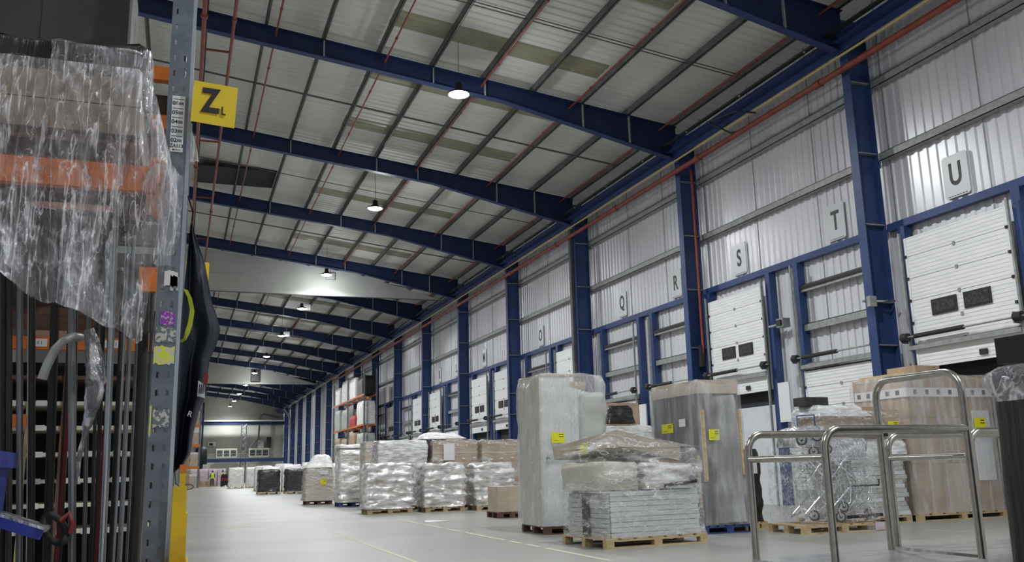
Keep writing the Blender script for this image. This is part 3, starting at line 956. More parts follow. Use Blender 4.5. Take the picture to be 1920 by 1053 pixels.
def person(loc, rz, lab, arm_pose=0):
    r = empty('person', loc, rz); tag(r, lab, 'person')
    me = bpy.data.meshes.new('body')
    J = {'pel': (0, 0, .95), 'chest': (0, .01, 1.28), 'neck': (0, 0, 1.50), 'head': (0, -.01, 1.62), 'top': (0, -.01, 1.73),
         'sl': (-.19, 0, 1.42), 'el': (-.26, .02, 1.14), 'hl': (-.24, -.10, .92), 'sr': (.19, 0, 1.42), 'er': (.26, .02, 1.14), 'hr': (.24, -.12, .94),
         'hipl': (-.10, 0, .90), 'kl': (-.11, -.03, .50), 'al': (-.12, .02, .09), 'fl': (-.13, -.15, .04),
         'hipr': (.10, 0, .90), 'kr': (.12, .03, .50), 'ar': (.13, .08, .09), 'fr': (.14, -.09, .04)}
    R_ = dict(pel=.15, chest=.15, neck=.06, head=.095, top=.07, sl=.075, el=.05, hl=.035, sr=.075, er=.05, hr=.035, hipl=.1, kl=.07, al=.05, fl=.04, hipr=.1, kr=.07, ar=.05, fr=.04)
    E_ = [('pel', 'chest'), ('chest', 'neck'), ('neck', 'head'), ('head', 'top'), ('chest', 'sl'), ('sl', 'el'), ('el', 'hl'), ('chest', 'sr'), ('sr', 'er'), ('er', 'hr'),
          ('pel', 'hipl'), ('hipl', 'kl'), ('kl', 'al'), ('al', 'fl'), ('pel', 'hipr'), ('hipr', 'kr'), ('kr', 'ar'), ('ar', 'fr')]
    names = list(J)
    me.from_pydata([J[n] for n in names], [(names.index(a), names.index(b)) for a, b in E_], [])
    o = bpy.data.objects.new('body', me); C.objects.link(o); o.parent = r
    sk = o.modifiers.new('skin', 'SKIN')
    for i, n in enumerate(names):
        me.skin_vertices[0].data[i].radius = (R_[n], R_[n] * (0.75 if n in ('pel', 'chest') else 1))
        me.skin_vertices[0].data[i].use_root = (n == 'pel')
    o.modifiers.new('sub', 'SUBSURF').levels = 1
    bpy.context.view_layer.update()
    dg = bpy.context.evaluated_depsgraph_get()
    m2 = bpy.data.meshes.new_from_object(o.evaluated_get(dg))
    o.modifiers.clear(); o.data = m2
    m2.materials.clear()
    for n in ('trouser', 'skin', 'rubber'): m2.materials.append(MAT[n])
    for p in m2.polygons:
        z = p.center.z; p.use_smooth = True
        p.material_index = 1 if (z > 1.50 or (abs(p.center.x) > .2 and z < 1.0 and z > 0.8)) else (2 if z < 0.1 else 0)
    v = MB()
    prof = [(0.215, 0.88), (0.215, 1.05), (0.205, 1.25), (0.20, 1.38), (0.12, 1.475), (0.085, 1.50)]
    v.lathe(prof, 'hi_vis', Matrix.Diagonal((1, 0.82, 1, 1)), 16)
    v.lathe([(0.22, 1.02), (0.22, 1.07)], 'paper', Matrix.Diagonal((1, 0.82, 1, 1)), 16)
    v.build('hi_vis_vest', r)
    h = MB(); h.lathe([(0.10, 1.64), (0.105, 1.70), (0.08, 1.76), (0.0, 1.78)], 'trouser', Matrix.Diagonal((1, 1.1, 1, 1)), 12); h.build('hair', r)
    return r


person((3.55, 108.8, 0), PI, 'person in a yellow hi-vis vest and dark trousers walking away down the aisle')
person((4.6, 107.6, 0.0), PI * 0.6, 'person in a yellow hi-vis vest standing behind the dark pallet truck')
r = empty('pallet_truck', (4.75, 106.2, 0)); tag(r, 'dark powered pallet truck with red parts beside the two people', 'truck')
m = MB(); m.box(-0.4, 0.4, -0.6, 0.2, 0.12, 1.1, 'trouser'); m.box(-0.35, 0.35, -0.55, 0.1, 1.1, 1.3, 'rubber'); m.build('body', r)
m = MB(); m.tube([(0, 0.3, 0.9), (0, 0.6, 1.3), (0.2, 0.7, 1.35)], 0.04, 'rubber', 6); m.build('tiller', r)
m = MB(); m.box(-0.42, 0.42, -0.62, -0.605, 0.6, 0.95, 'red_strap'); m.build('red_cover', r)
for x in (-0.3, 0.3):
    m = MB(); m.tube([(x - 0.05, -0.2, 0.1), (x + 0.05, -0.2, 0.1)], 0.1, 'rubber', 12); m.build('wheel', r)

# ================================================================== MIDDLE PALLETS
# front row of white crinkled loads
for i, (x, y, w_, d_, h_, lab) in enumerate([
        (5.82, 27.05, 1.42, 1.1, 1.42, 'silvery white crumpled pallet load, leftmost of the front row of three'),
        (7.45, 26.95, 1.28, 1.1, 1.40, 'silvery white crumpled pallet load, middle one of the front row of three'),
        (8.95, 26.75, 1.25, 1.1, 1.38, 'silvery white crumpled pallet load, rightmost of the front three, beside the tall grey cabinet pallet')]):
    make_pallet(w_ - 0.1, 1.0, 'wood', 'pale wooden pallet under the ' + lab.split(', ')[1], (x, y, 0), 0, 'pallets of the front white row')
    m = MB(); wrap_shell(m, w_, d_, h_ - 0.15, 0, 'crinkle_white', 0.11, seed=i * 3.3, res=0.045, fold=6.5, rad=0.12, top_amp=0.1)
    o = m.build('wrapped_load'); o.location = (x, y, 0.146)
    tag(o, lab, 'wrapped pallet load', 'crumpled white loads of the front row')
# upper brown/white loads behind the front row
for i, (x, w_, h_, lab) in enumerate([
        (6.62, 1.62, 2.14, 'brown cartons under shiny white film standing behind the leftmost crumpled load'),
        (8.32, 1.55, 2.14, 'brown cartons with a white sheet label behind the middle crumpled load'),
        (9.98, 1.55, 2.12, 'brown carton load with silver film dots behind the rightmost crumpled load')]):
    make_pallet(w_ - 0.1, 1.0, 'wood', 'wooden pallet under the ' + lab, (x, 28.9, 0), 0, 'pallets of the back carton row')
    r = empty('carton_load', (x, 28.9, 0.146)); tag(r, lab, 'carton load', 'tall carton loads in the back row')
    for a in range(3):
        m = MB(); zz = a * (h_ - .15) / 3
        m.box(-w_ / 2 + 0.04, w_ / 2 - 0.04, -0.52, 0.5, zz + 0.003, zz + (h_ - .15) / 3 - 0.003, 'carton')
        m.box(-w_ / 2 + 0.04, w_ / 2 - 0.04, -0.524, -0.5201, zz + 0.25, zz + 0.30, 'tape')
        m.build('carton', r)
    m = MB(); wrap_shell(m, w_, 1.14, h_ - 0.13, 0, 'bag_film' if i == 0 else 'stretch_film', 0.035, seed=i * 4.1, res=0.07, fold=4)
    m.build('film', r)
    if i == 1: sticker(r, (-0.22, -0.62, 1.62), FRONT, 0.36, 0.52, 'white_sheet', 'paper')
    for q in range(4):
        m = MB(); m.box(-0.5 + q * 0.36, -0.4 + q * 0.36, -0.60, -0.59, 1.35 + 0.02 * q, 1.39 + 0.02 * q, 'paper')
        if i: m.build('film_tag', r)
m = MB(); wrap_shell(m, 1.5, 0.8, 0.17, 0, 'crinkle_far', 0.05, seed=2, res=0.05, top_in=0.3, fold=3, sx=-0.15, top_amp=0.12)
o = m.build('wrapped_bundle'); o.location = (8.05, 29.0, 2.2); tag(o, 'flat wrapped bundle lying on top of the back row cartons', 'bundle')
# brown uprights left of the carton row
make_pallet(1.0, 1.0, 'wood', 'wooden pallet under the two brown cartons left of the shiny carton load', (6.45, 31.6, 0))
r = empty('carton_load', (6.45, 31.6, 0.146)); tag(r, 'two tall plain brown cartons wrapped in thin film behind the tall white load', 'carton load')
for k in (-0.26, 0.26):
    m = MB(); m.box(k - 0.24, k + 0.24, -0.5, 0.5, 0.0, 2.05, 'carton_pale'); m.build('carton', r)
m = MB(); wrap_shell(m, 1.06, 1.08, 2.08, 0, 'stretch_film', 0.03, seed=21, res=0.08); m.build('film', r)
# tall white
make_pallet(1.05, 1.0, 'pallet_blue', 'dark blue pallet under the tall white wrapped load', (5.98, 33.9, 0))
r = empty('wrapped_load', (5.98, 33.9, 0.146)); tag(r, 'tall narrow load, white film over brown cartons, left of the crumpled row', 'wrapped pallet load')
m = MB(); wrap_shell(m, 1.08, 1.1, 1.98, 0, 'crinkle_white', 0.06, seed=9, res=0.05, rad=0.1, fold=5)
m.build('wrapped_body', r)
m = MB(); wrap_shell(m, 1.15, 1.16, 0.12, 1.93, 'crinkle_far', 0.04, seed=11, res=0.08); m.build('top_sheet', r)
# beige bulk load with white drape
make_pallet(1.0, 1.0, 'wood_dark', 'dark pallet under the beige load with the yellow label', (5.22, 37.2, 0))
r = empty('wrapped_load', (5.22, 37.2, 0.146)); tag(r, 'beige cardboard bulk load with sloping white top and yellow label', 'wrapped pallet load')
m = MB(); wrap_shell(m, 1.0, 1.0, 1.3, 0, 'carton_pale', 0.03, seed=13, res=0.08, bot_in=-0.12); m.build('cardboard_body', r)
m = MB(); wrap_shell(m, 1.06, 1.06, 0.50, 1.27, 'crinkle_far', 0.08, seed=14, res=0.06, top_in=0.5, fold=3, sx=0.12); m.build('white_drape', r)
m = MB(); wrap_shell(m, 1.08, 1.08, 1.32, 0, 'stretch_film', 0.02, seed=15, res=0.1, top=False, bot_in=-0.13); m.build('film', r)
sticker(r, (0.12, -0.60, 0.72), FRONT, 0.24, 0.2)
sticker(r, (0.15, -0.58, 1.08), FRONT, 0.3, 0.16, 'pale_label', 'paper')
# small brown carton in the gap
make_pallet(0.75, 0.9, 'wood_dark', 'dark small pallet under the lone brown carton left of the tall cabinet pallet', (7.85, 22.2, 0))
m = MB(); m.box(-0.36, 0.36, -0.4, 0.4, 0, 0.62, 'carton_pale'); m.box(-0.36, 0.36, -0.404, -0.4001, 0.28, 0.33, 'tape')
o = m.build('carton'); o.location = (7.85, 22.2, 0.146); tag(o, 'lone brown carton low on a dark pallet left of the tall cabinet pallet', 'carton')
m = MB(); wrap_shell(m, 1.1, 0.9, 0.25, 0, 'crinkle_white', 0.1, seed=31, res=0.05)
o = m.build('film_heap'); o.location = (9.5, 24.9, 0); tag(o, 'heap of crumpled white film on the floor behind the lone brown carton', 'film heap')
m = MB(); wrap_shell(m, 0.55, 0.25, 0.02, 0, 'crinkle_far', 0.1, seed=33, res=0.06, rad=0.05, top_amp=0.02)
o = m.build('film_scrap'); o.location = (5.9, 21.6, 0.001); tag(o, 'flat scrap of white film on the floor before the crumpled row', 'scrap')

# ================================================================== TALL CABINET PALLET (left of the centre group)
make_pallet(1.3, 1.2, 'wood_dark', 'dark red brown pallet under the tall white cabinet load', (6.98, 16.42, 0))
r = empty('cabinet_load', (6.98, 16.42, 0.146)); tag(r, 'tallest white load, upright boards and a cabinet in clear film, yellow label on its front', 'wrapped pallet load')
m = MB(); m.box(-0.62, -0.02, -0.52, 0.56, 0, 2.76, 'white_board'); m.build('tall_board', r)
m = MB(); m.box(-0.66, -0.625, -0.53, 0.6, 0, 2.78, 'beige_board'); m.build('side_sheet', r)
m = MB()
for k in range(5): m.box(-0.01 + k * 0.08, 0.065 + k * 0.08, -0.5, 0.5, 0, 2.55 - 0.02 * k, 'white_board')
m.build('board', r)
m = MB(); wrap_shell(m, 0.52, 0.46, 0.9, 1.55, 'grey_board', 0.015, seed=3, res=0.06, rad=0.1); o = m.build('moulded_cover', r); o.location = (0.42, -0.42, 0)
m = MB(); m.box(0.12, 0.66, -0.58, -0.5, 1.42, 1.5, 'white_board'); m.box(0.35, 0.42, -0.59, -0.581, 1.45, 1.48, 'ink'); m.build('bracket', r)
m = MB(); m.box(0.42, 0.64, -0.18, 0.5, 0, 2.4, 'grey_board'); m.build('rear_board', r)
m = MB(); m.box(-0.64, 0.1, -0.54, 0.58, 2.765, 2.80, 'carton'); m.build('lid', r)
m = MB(); m.box(0.14, 0.6, 0.1, 0.56, 2.56, 2.72, 'carton'); m.build('top_carton', r)
m = MB(); wrap_shell(m, 1.40, 1.26, 2.80, 0.0, 'smooth_film', 0.03, seed=41, res=0.06, rad=0.05, fold=3, bot_in=-0.02)
m.build('film', r)
sticker(r, (-0.36, -0.68, 1.60), FRONT, 0.27, 0.19)
m = MB(); m.box(-0.55, -0.48, -0.545, -0.521, 1.15, 1.25, 'ink'); m.build('small_mark', r)

# ================================================================== LOW MIXED PALLET (front)
pr = 0.10
make_pallet(1.85, 1.35, 'wood', 'long wooden pallet under the low grey board load in front', (6.83, 13.28, 0), pr)
r = empty('board_load', (6.83, 13.28, 0.146), pr); tag(r, 'low wide load of grey boards and film bags with a peaked carton on top', 'wrapped pallet load')
m = MB()
for k in range(9): m.box(-0.86 + 0.01 * (k % 3), -0.80, -0.6, 0.6 if k % 2 else 0.55, k * 0.072, k * 0.072 + 0.066, 'grey_board')  # thin grey layer: shade on the stack's left side put into the colour
m.build('shaded_side_boards', r)
m = MB()
for k in range(9): m.box(-0.79, 0.84 - 0.012 * (k % 3), -0.62, 0.55, k * 0.076, k * 0.076 + 0.07, 'white_board')
m.build('white_boards', r)
m = MB(); m.box(-0.885, -0.862, -0.12, 0.08, 0.0, 0.62, 'rubber'); m.build('dark_gap_strip', r)  # dark strip on the boards, painting the shade of a gap
m = MB(); wrap_shell(m, 0.72, 1.25, 0.42, 0.70, 'beige_board', 0.05, seed=43, res=0.06, rad=0.1); o = m.build('lower_carton', r); o.location = (-0.60, 0, 0)
m = MB(); wrap_shell(m, 1.0, 0.7, 0.38, 0.70, 'crinkle_white', 0.09, seed=44, res=0.04, rad=0.12, fold=6); o = m.build('film_bag', r); o.location = (0.28, -0.32, 0)
m = MB(); m.tube([(0.15, -0.69, 0.74), (0.75, -0.70, 0.80)], 0.03, 'rubber', 8); m.build('black_bar', r)
m = MB(); m.box(0.0, 0.85, 0.07, 0.6, 0.70, 1.16, 'carton'); m.build('rear_carton', r)
# peaked carton: ridge along y
m = MB()
pk = [(-0.88, 1.14), (0.84, 1.14), (0.84, 1.36), (-0.02, 1.58), (-0.88, 1.34)]
vs = [(-0.60, -0.60, 1.36), (0.60, -0.50, 1.12), (0.55, 0.62, 1.10), (-0.93, 0.85, 1.18), (-0.62, -0.62, 1.60), (0.62, -0.52, 1.34), (0.56, 0.64, 1.32), (-0.95, 0.87, 1.38)]
fs = [(0, 1, 5, 4), (1, 2, 6, 5), (2, 3, 7, 6), (3, 0, 4, 7), (4, 5, 6), (4, 6, 7), (0, 3, 2), (0, 2, 1)]
m.add(vs, fs, 'carton_pale'); m.build('peaked_carton', r)
m = MB(); m.box(0.2, 0.62, -0.46, 0.3, 1.06, 1.14, 'carton'); m.build('flat_carton', r)
m = MB(); wrap_shell(m, 1.86, 1.36, 0.70, 0.0, 'stretch_film', 0.035, seed=45, res=0.06, rad=0.06, fold=4, top=False); m.build('lower_film', r)
m = MB(); wrap_shell(m, 1.95, 1.42, 0.66, 0.66, 'stretch_film', 0.10, seed=46, res=0.05, rad=0.12, fold=3, top=False, top_in=0.08, bot_in=-0.02); m.build('upper_film', r)
m = MB()
apex = (-0.62, -0.60, 1.63)
n_ = 40; vs = []; fs = []
for j in range(7):
    t = j / 6
    for k in range(n_):
        a = 2 * PI * k / n_
        ca, sa = math.cos(a), math.sin(a)
        q = 1 / max(abs(ca) / 0.92, abs(sa) / 0.70)
        rr = q * (1 - t) + 0.02
        sag = -0.05 * math.sin(PI * t) + 0.02 * ns(a * 3, t * 3, 3)
        vs.append((apex[0] * t + ca * rr, apex[1] * t + sa * rr, 1.33 + (apex[2] - 1.33) * t + max(sag, -0.03)))
for j in range(6):
    for k in range(n_):
        k2 = (k + 1) % n_
        fs.append((j * n_ + k, j * n_ + k2, (j + 1) * n_ + k2, (j + 1) * n_ + k))
m.add(vs, fs, 'stretch_film', True); m.build('peak_film', r)
sticker(r, (-0.79, 0.1, 1.33), (PI / 2, 0, -PI / 2 + 0.22), 0.2, 0.15)

# ================================================================== TALL GREY CABINET PALLET
make_pallet(1.15, 1.7, 'pallet_blue', 'blue pallet under the tall dark grey cabinet', (9.18, 15.0, 0))
r = empty('cabinet_load', (9.12, 15.0, 0.146)); tag(r, 'tall dark grey cabinets in hazy film on a blue pallet, two yellow labels', 'wrapped pallet load')
m = MB(); m.box(-0.42, 0.40, -0.85, 0.82, 0.02, 2.3, 'grey_cabinet'); m.build('cabinet', r)
m = MB(); m.box(-0.43, 0.41, -0.86, 0.83, 2.3, 2.54, 'carton_pale'); m.build('lid', r)
for x in (-0.39, 0.37):
    m = MB(); m.box(x - 0.025, x + 0.025, -0.93, -0.87, 0.75 if x < 0 else 0.85, 2.0, 'wood'); m.build('wooden_batten', r)
m = MB(); m.box(-0.47, -0.44, -0.8, -0.75, 0.3, 1.2, 'wood'); m.build('side_batten', r)
m = MB(); wrap_shell(m, 0.92, 1.78, 2.55, 0.0, 'haze_film', 0.02, seed=51, res=0.07, rad=0.04, fold=2, bot_in=-0.04); m.build('film', r)
m = MB(); wrap_shell(m, 0.4, 0.16, 2.2, 0.05, 'haze_film', 0.05, seed=53, res=0.06, rad=0.05, fold=2, top_in=-0.1, bot_in=-0.5, top=False); o = m.build('film_fold', r); o.location = (0.05, -0.9, 0)
sticker(r, (-0.19, -0.925, 1.56), FRONT, 0.22, 0.19)
sticker(r, (-0.485, 0.2, 1.72), LEFTF, 0.42, 0.17)
sticker(r, (-0.485, -0.35, 1.80), LEFTF, 0.22, 0.14, 'pale_label', 'paper')
m = MB(); wrap_shell(m, 0.42, 1.5, 1.3, 0, 'dark_wrap', 0.03, seed=57, res=0.07, rad=0.05)
o = m.build('wrapped_load'); o.location = (9.98, 15.3, 0.146); tag(o, 'lower dark wrapped block against the right side of the tall grey cabinet', 'wrapped pallet load')
make_pallet(0.5, 1.5, 'wood', 'narrow pallet under the dark wrapped block', (10.0, 15.3, 0))
sticker(o, (-0.02, -0.80, 1.0), FRONT, 0.22, 0.28, 'white_sheet', 'paper')

# stack seen between the two tall loads
make_pallet(1.3, 1.0, 'wood', 'pallet hidden behind the peaked carton load', (9.5, 19.0, 0))
r = empty('carton_load', (9.5, 19.0, 0.146)); tag(r, 'film wrapped cartons seen between the two tall loads', 'carton load')
for k in range(4):
    m = MB(); m.box(-0.62, 0.62, -0.5, 0.5, k * 0.48, k * 0.48 + 0.47, 'carton_pale'); m.build('carton', r)
m = MB(); m.box(-0.1, 0.62, 0.12, 0.5, 1.96, 2.5, 'carton'); m.build('top_carton', r)
m = MB(); wrap_shell(m, 1.3, 1.08, 1.95, 0, 'bag_film', 0.05, seed=61, res=0.07); m.build('film', r)
m = MB(); wrap_shell(m, 0.75, 0.30, 0.40, 0, 'crinkle_black', 0.05, seed=62, res=0.05, top_in=0.3)
o = m.build('black_bundle'); o.location = (9.35, 18.64, 2.14); tag(o, 'black plastic bundle on top of the cartons between the two tall loads', 'bundle')

# ================================================================== RIGHT GROUP
# big brown carton load
make_pallet(2.3, 1.6, 'wood', 'wooden pallet under the huge brown carton load at right', (14.75, 15.15, 0))
r = empty('carton_load', (14.75, 15.15, 0.146)); tag(r, 'huge brown carton load with a printed white band near its top', 'carton load')
k = 0
for zz, hh in ((0, 0.95), (0.955, 0.9), (1.86, 0.85)):
    for (xx, x2) in ((-1.1, -0.35), (-0.34, 0.45), (0.46, 1.1)):
        m = MB(); m.box(xx, x2, -0.78, 0.76, zz, zz + hh, 'carton' if (k % 4) != 1 else 'carton_pale')
        m.box((xx + x2) / 2 - 0.03, (xx + x2) / 2 + 0.03, -0.785, -0.7801, zz, zz + hh, 'tape'); m.build('carton', r); k += 1
m = MB(); m.box(-1.12, 1.12, -0.80, -0.787, 2.28, 2.46, 'paper'); m.box(-1.125, -1.105, -0.78, 0.7, 2.28, 2.46, 'paper')
for q in range(7): m.box(-0.95 + q * 0.3, -0.87 + q * 0.3, -0.806, -0.8001, 2.33, 2.42, 'sign_grey')
for q in range(5): m.box(-1.131, -1.1251, -0.6 + q * 0.28, -0.5 + q * 0.28, 2.33, 2.42, 'sign_grey')
m.build('printed_band', r)
m = MB(); m.box(0.5, 0.95, -0.81, -0.79, 0.6, 2.0, 'paper'); m.build('white_panel', r)
m = MB(); m.box(-0.55, 0.1, -0.5, 0.3, 2.715, 2.95, 'carton'); m.build('top_carton', r)
m = MB(); m.box(-1.05, -0.6, -0.7, 0.6, 2.715, 2.78, 'wood'); m.build('top_board', r)
m = MB(); wrap_shell(m, 2.32, 1.66, 2.74, 0, 'haze_film', 0.03, seed=71, res=0.1, rad=0.06, fold=3); m.build('film', r)
sticker(r, (0.62, -0.87, 1.72), FRONT, 0.3, 0.26)
# mixed stack in front of it
make_pallet(2.0, 0.95, 'wood', 'pallet under the mixed stack of flat boards and cartons', (12.45, 14.85, 0))
r = empty('carton_load', (12.45, 14.85, 0.146)); tag(r, 'mixed stack, white boards below and brown cartons in silver film above, behind the trolleys', 'carton load')
m = MB()
for k in range(14): m.box(-0.95 + 0.03 * (k % 3), 1.0 - 0.04 * (k % 4), -0.45, 0.45, k * 0.085, k * 0.085 + 0.078, 'grey_board' if k % 3 else 'white_board')
m.build('boards', r)
for (x0, x1, z0_, z1_) in ((-0.95, -0.2, 1.25, 1.62), (-0.18, 0.45, 1.25, 1.60), (-0.85, 0.1, 1.63, 1.95), (0.12, 0.6, 1.61, 2.08), (0.62, 1.0, 1.2, 2.02)):
    m = MB(); m.box(x0, x1, -0.4, 0.4, z0_, z1_, 'carton'); m.build('carton', r)
m = MB(); wrap_shell(m, 2.06, 1.0, 0.30, 1.15, 'bag_film', 0.08, seed=72, res=0.06, top=False); m.build('white_film', r)
m = MB(); wrap_shell(m, 2.0, 0.97, 2.0, 0.0, 'stretch_film', 0.05, seed=73, res=0.07, fold=4); m.build('film', r)
m = MB(); wrap_shell(m, 1.3, 0.9, 0.22, 1.90, 'bag_film', 0.06, seed=77, res=0.05, top_in=0.2, sx=-0.1); o = m.build('white_film', r); o.location = (-0.3, 0, 0)
m = MB(); m.box(-0.3, 0.6, -0.5, -0.42, 1.5, 1.56, 'black'); m.build('black_strap', r)
sticker(r, (0.72, -0.54, 1.72), FRONT, 0.26, 0.14)
m = MB()
for (x0, x1) in ((-0.36, -0.34), (0.34, 0.36)): m.box(x0, x1, -0.25, 0.25, 0, 0.22, 'tube_dark')
m.box(-0.34, 0.34, -0.25, 0.25, 0, 0.02, 'tube_dark'); m.box(-0.34, 0.34, -0.25, -0.23, 0.02, 0.22, 'tube_dark'); m.box(-0.34, 0.34, 0.23, 0.25, 0.02, 0.22, 'tube_dark')
o = m.build('grey_tub'); o.scale = (0.75, 0.75, 0.75); o.location = (11.72, 14.9, 2.27); tag(o, 'dark grey open tub on top of the mixed stack', 'tub')

# chrome trolley frames on a pallet
make_pallet(1.7, 1.0, 'wood', 'pale wooden pallet under the chrome trolley frames', (10.75, 13.55, 0))
r = empty('trolley_frames', (10.75, 13.55, 0.146)); tag(r, 'bundle of folded chrome trolley frames with grey castors in silver film, standing on a pallet', 'trolley bundle')


def caster(mb, p, rz=0.0, R=0.075):
    M = Matrix.Translation(p) @ Matrix.Rotation(rz, 4, 'Z')
    ring = [(0.0, R * math.cos(a), R * math.sin(a)) for a in [2 * PI * k / 20 for k in range(20)]]
    mb.tube([M @ Vector(q) for q in ring], 0.018, 'castor_grey', 8, closed=True)
    mb.tube([M @ Vector((-0.015, 0, 0)), M @ Vector((0.015, 0, 0))], R * 0.85, 'galv', 14)
    mb.tube([M @ Vector((-0.018, 0, 0)), M @ Vector((0.018, 0, 0))], R * 0.3, 'rubber', 10)
    mb.tube([M @ Vector((-0.03, 0, 0)), M @ Vector((-0.03, 0.02, R + 0.05))], 0.012, 'chrome', 6)
    mb.tube([M @ Vector((0.03, 0, 0)), M @ Vector((0.03, 0.02, R + 0.05))], 0.012, 'chrome', 6)


for i, (dx, dz, fl) in enumerate(((-0.55, 0.12, 1), (-0.1, 0.10, 1), (0.30, 0.14, 1), (-0.4, 0.85, -1), (0.1, 0.9, -1))):
    for yy in (-0.42, -0.1):
        m = MB()
        if fl > 0:
            m.tube([(dx - 0.25, yy, dz), (dx + 0.1, yy, dz + 0.12), (dx + 0.32, yy, dz + 0.25), (dx + 0.36, yy, dz + 0.55), (dx + 0.28, yy, dz + 0.75)], 0.018, 'chrome', 8)
            m.tube([(dx - 0.2, yy, dz + 0.05), (dx + 0.1, yy, dz + 0.3), (dx + 0.33, yy, dz + 0.5)], 0.018, 'chrome', 8)
        else:
            m.tube([(dx - 0.3, yy, dz + 0.35), (dx, yy, dz + 0.05), (dx + 0.3, yy, dz - 0.2)], 0.018, 'chrome', 8)
            m.tube([(dx + 0.3, yy, dz + 0.35), (dx, yy, dz + 0.1), (dx - 0.25, yy, dz - 0.15), (dx - 0.2, yy, dz - 0.4)], 0.018, 'chrome', 8)
        m.build('chrome_tube', r)
for (x, y, z) in ((-0.62, -0.50, 0.16), (-0.12, -0.55, 0.12), (0.0, -0.50, 0.28), (-0.70, -0.45, 1.42), (-0.42, -0.5, 1.48), (-0.55, -0.55, 1.22), (-0.2, -0.45, 1.26), (0.55, -0.45, 0.14)):
    m = MB(); caster(m, (x, y, z), 1.2 + x * 0.8); m.build('castor', r)
m = MB()
for k in range(14):
    z = 0.22 + k * 0.07
    m.tube([(-0.68, -0.3, z), (0.0, -0.34, z), (0.7, -0.3, z + 0.01)], 0.007, 'chrome', 5)
for k in range(18):
    x = -0.66 + k * 0.078
    m.tube([(x, -0.32, 0.2), (x, -0.32, 1.2)], 0.005, 'chrome', 5)
m.build('wire_basket', r)
m = MB(); m.box(0.1, 0.75, 0.1, 0.38, 0.03, 1.05, 'grey_board'); m.build('folded_board', r)
m = MB(); wrap_shell(m, 0.8, 0.55, 0.34, 1.30, 'foil', 0.08, seed=81, res=0.045, rad=0.12, fold=4); o = m.build('foil_wrap', r); o.location = (-0.45, -0.1, 0)
m = MB(); wrap_shell(m, 0.95, 0.6, 0.30, 1.12, 'foil', 0.08, seed=82, res=0.045, rad=0.12, fold=4); o = m.build('foil_wrap', r); o.location = (0.35, 0.0, 0)
m = MB(); m.tube([(-0.35, 0.1, 1.6), (-0.35, 0.1, 1.86), (0.05, 0.12, 1.88), (0.05, 0.12, 1.6)], 0.014, 'pallet_blue', 6); m.build('blue_handle', r)
m = MB(); m.tube([(0.3, -0.45, 0.62), (0.85, -0.45, 0.62), (0.85, -0.45, 0.72)], 0.014, 'rubber', 6); m.tube([(0.1, -0.45, 0.1), (0.85, -0.45, 0.12)], 0.03, 'rubber', 8); m.build('black_lever', r)
m = MB(); wrap_shell(m, 1.62, 0.98, 1.3, 0.02, 'thin_film', 0.06, seed=83, res=0.06, top=False); m.build('film', r)
sticker(r, (0.72, -0.51, -0.07), FRONT, 0.2, 0.13, 'pink_tag', 'crinkle_pink')

# ------------------------------------------------------------------ stainless trolleys stacked on pallets


def trolley(loc, rz, lab, low_end=True):
    r = empty('platform_trolley', loc, rz); tag(r, lab, 'trolley', 'stainless platform trolleys')
    L, W_ = 1.10, 0.74
    R = 0.024
    m = MB(); m.box(-0.02, L + 0.02, -0.02, W_ + 0.02, -0.03, 0.0, 'deck_metal'); m.build('deck', r)
    m = MB(); m.box(-0.02, L + 0.02, W_ - 0.01, W_ + 0.01, -0.16, -0.031, 'deck_metal'); m.box(-0.02, L + 0.02, -0.01, 0.01, -0.16, -0.031, 'deck_metal'); m.build('skirt', r)

    def arc(c, a0, a1, rad, ax, n=7):
        out = []
        for k in range(n + 1):
            a = a0 + (a1 - a0) * k / n
            out.append(Vector(c) + Vector(ax[0]) * rad * math.cos(a) + Vector(ax[1]) * rad * math.sin(a))
        return out
    H = 0.78; HT = 1.14; rad = 0.11
    for y in (0, W_):
        p = [(0, y, 0)] + arc((rad, y, H - rad), PI, PI / 2, rad, ((1, 0, 0), (0, 0, 1))) + [(L - 0.001, y, H)]
        m = MB(); m.tube(p, R, 'stainless', 14); m.build('side_rail', r)
    p = [(L, 0, 0)] + [v for v in arc((L, 0.13, HT - 0.13), PI, PI / 2, 0.13, ((0, 1, 0), (0, 0, 1)))] + [v for v in arc((L, W_ - 0.13, HT - 0.13), PI / 2, 0, 0.13, ((0, 1, 0), (0, 0, 1)))] + [(L, W_, 0)]
    m = MB(); m.tube(p, R, 'stainless', 14); m.build('push_handle', r)
    m = MB(); m.tube([(0, 0, 0.62), (0, W_, 0.62)], R * 0.85, 'stainless', 12); m.build('cross_bar', r)
    for x in (0.15, L - 0.15):
        for y in (0.1, W_ - 0.1):
            m = MB(); caster(m, (x, y, -0.155), 1.57, 0.075); m.box(x - 0.05, x + 0.05, y - 0.05, y + 0.05, -0.045, -0.031, 'galv'); m.build('castor', r)
    return r


trolley((3.50, 4.36, 0.60), 0.02, 'front stainless steel platform trolley with tall push handle, in the lower right')
trolley((4.86, 4.62, 0.59), 0.0, 'second stainless trolley, partly hidden behind the front one and the black wrapped pallet')
for i, (x, y) in enumerate(((4.05, 4.75), (5.42, 5.0))):
    make_pallet(1.2, 0.85, 'wood', 'wooden pallet stack top under the %s trolley' % ['front', 'second'][i], (x, y, 0.198 if i == 0 else 0.188))
    make_pallet(1.2, 0.85, 'wood_dark', 'lower pallet beneath the %s trolley' % ['front', 'second'][i], (x, y, 0.0))
    m = MB(); m.box(-0.6, 0.6, -0.42, 0.42, 0.0, 0.052 if i == 0 else 0.042, 'carton'); o = m.build('cardboard_sheets'); o.location = (x, y, 0.145)
    tag(o, 'flat cardboard layer between the two pallets under the %s trolley' % ['front', 'second'][i], 'cardboard')

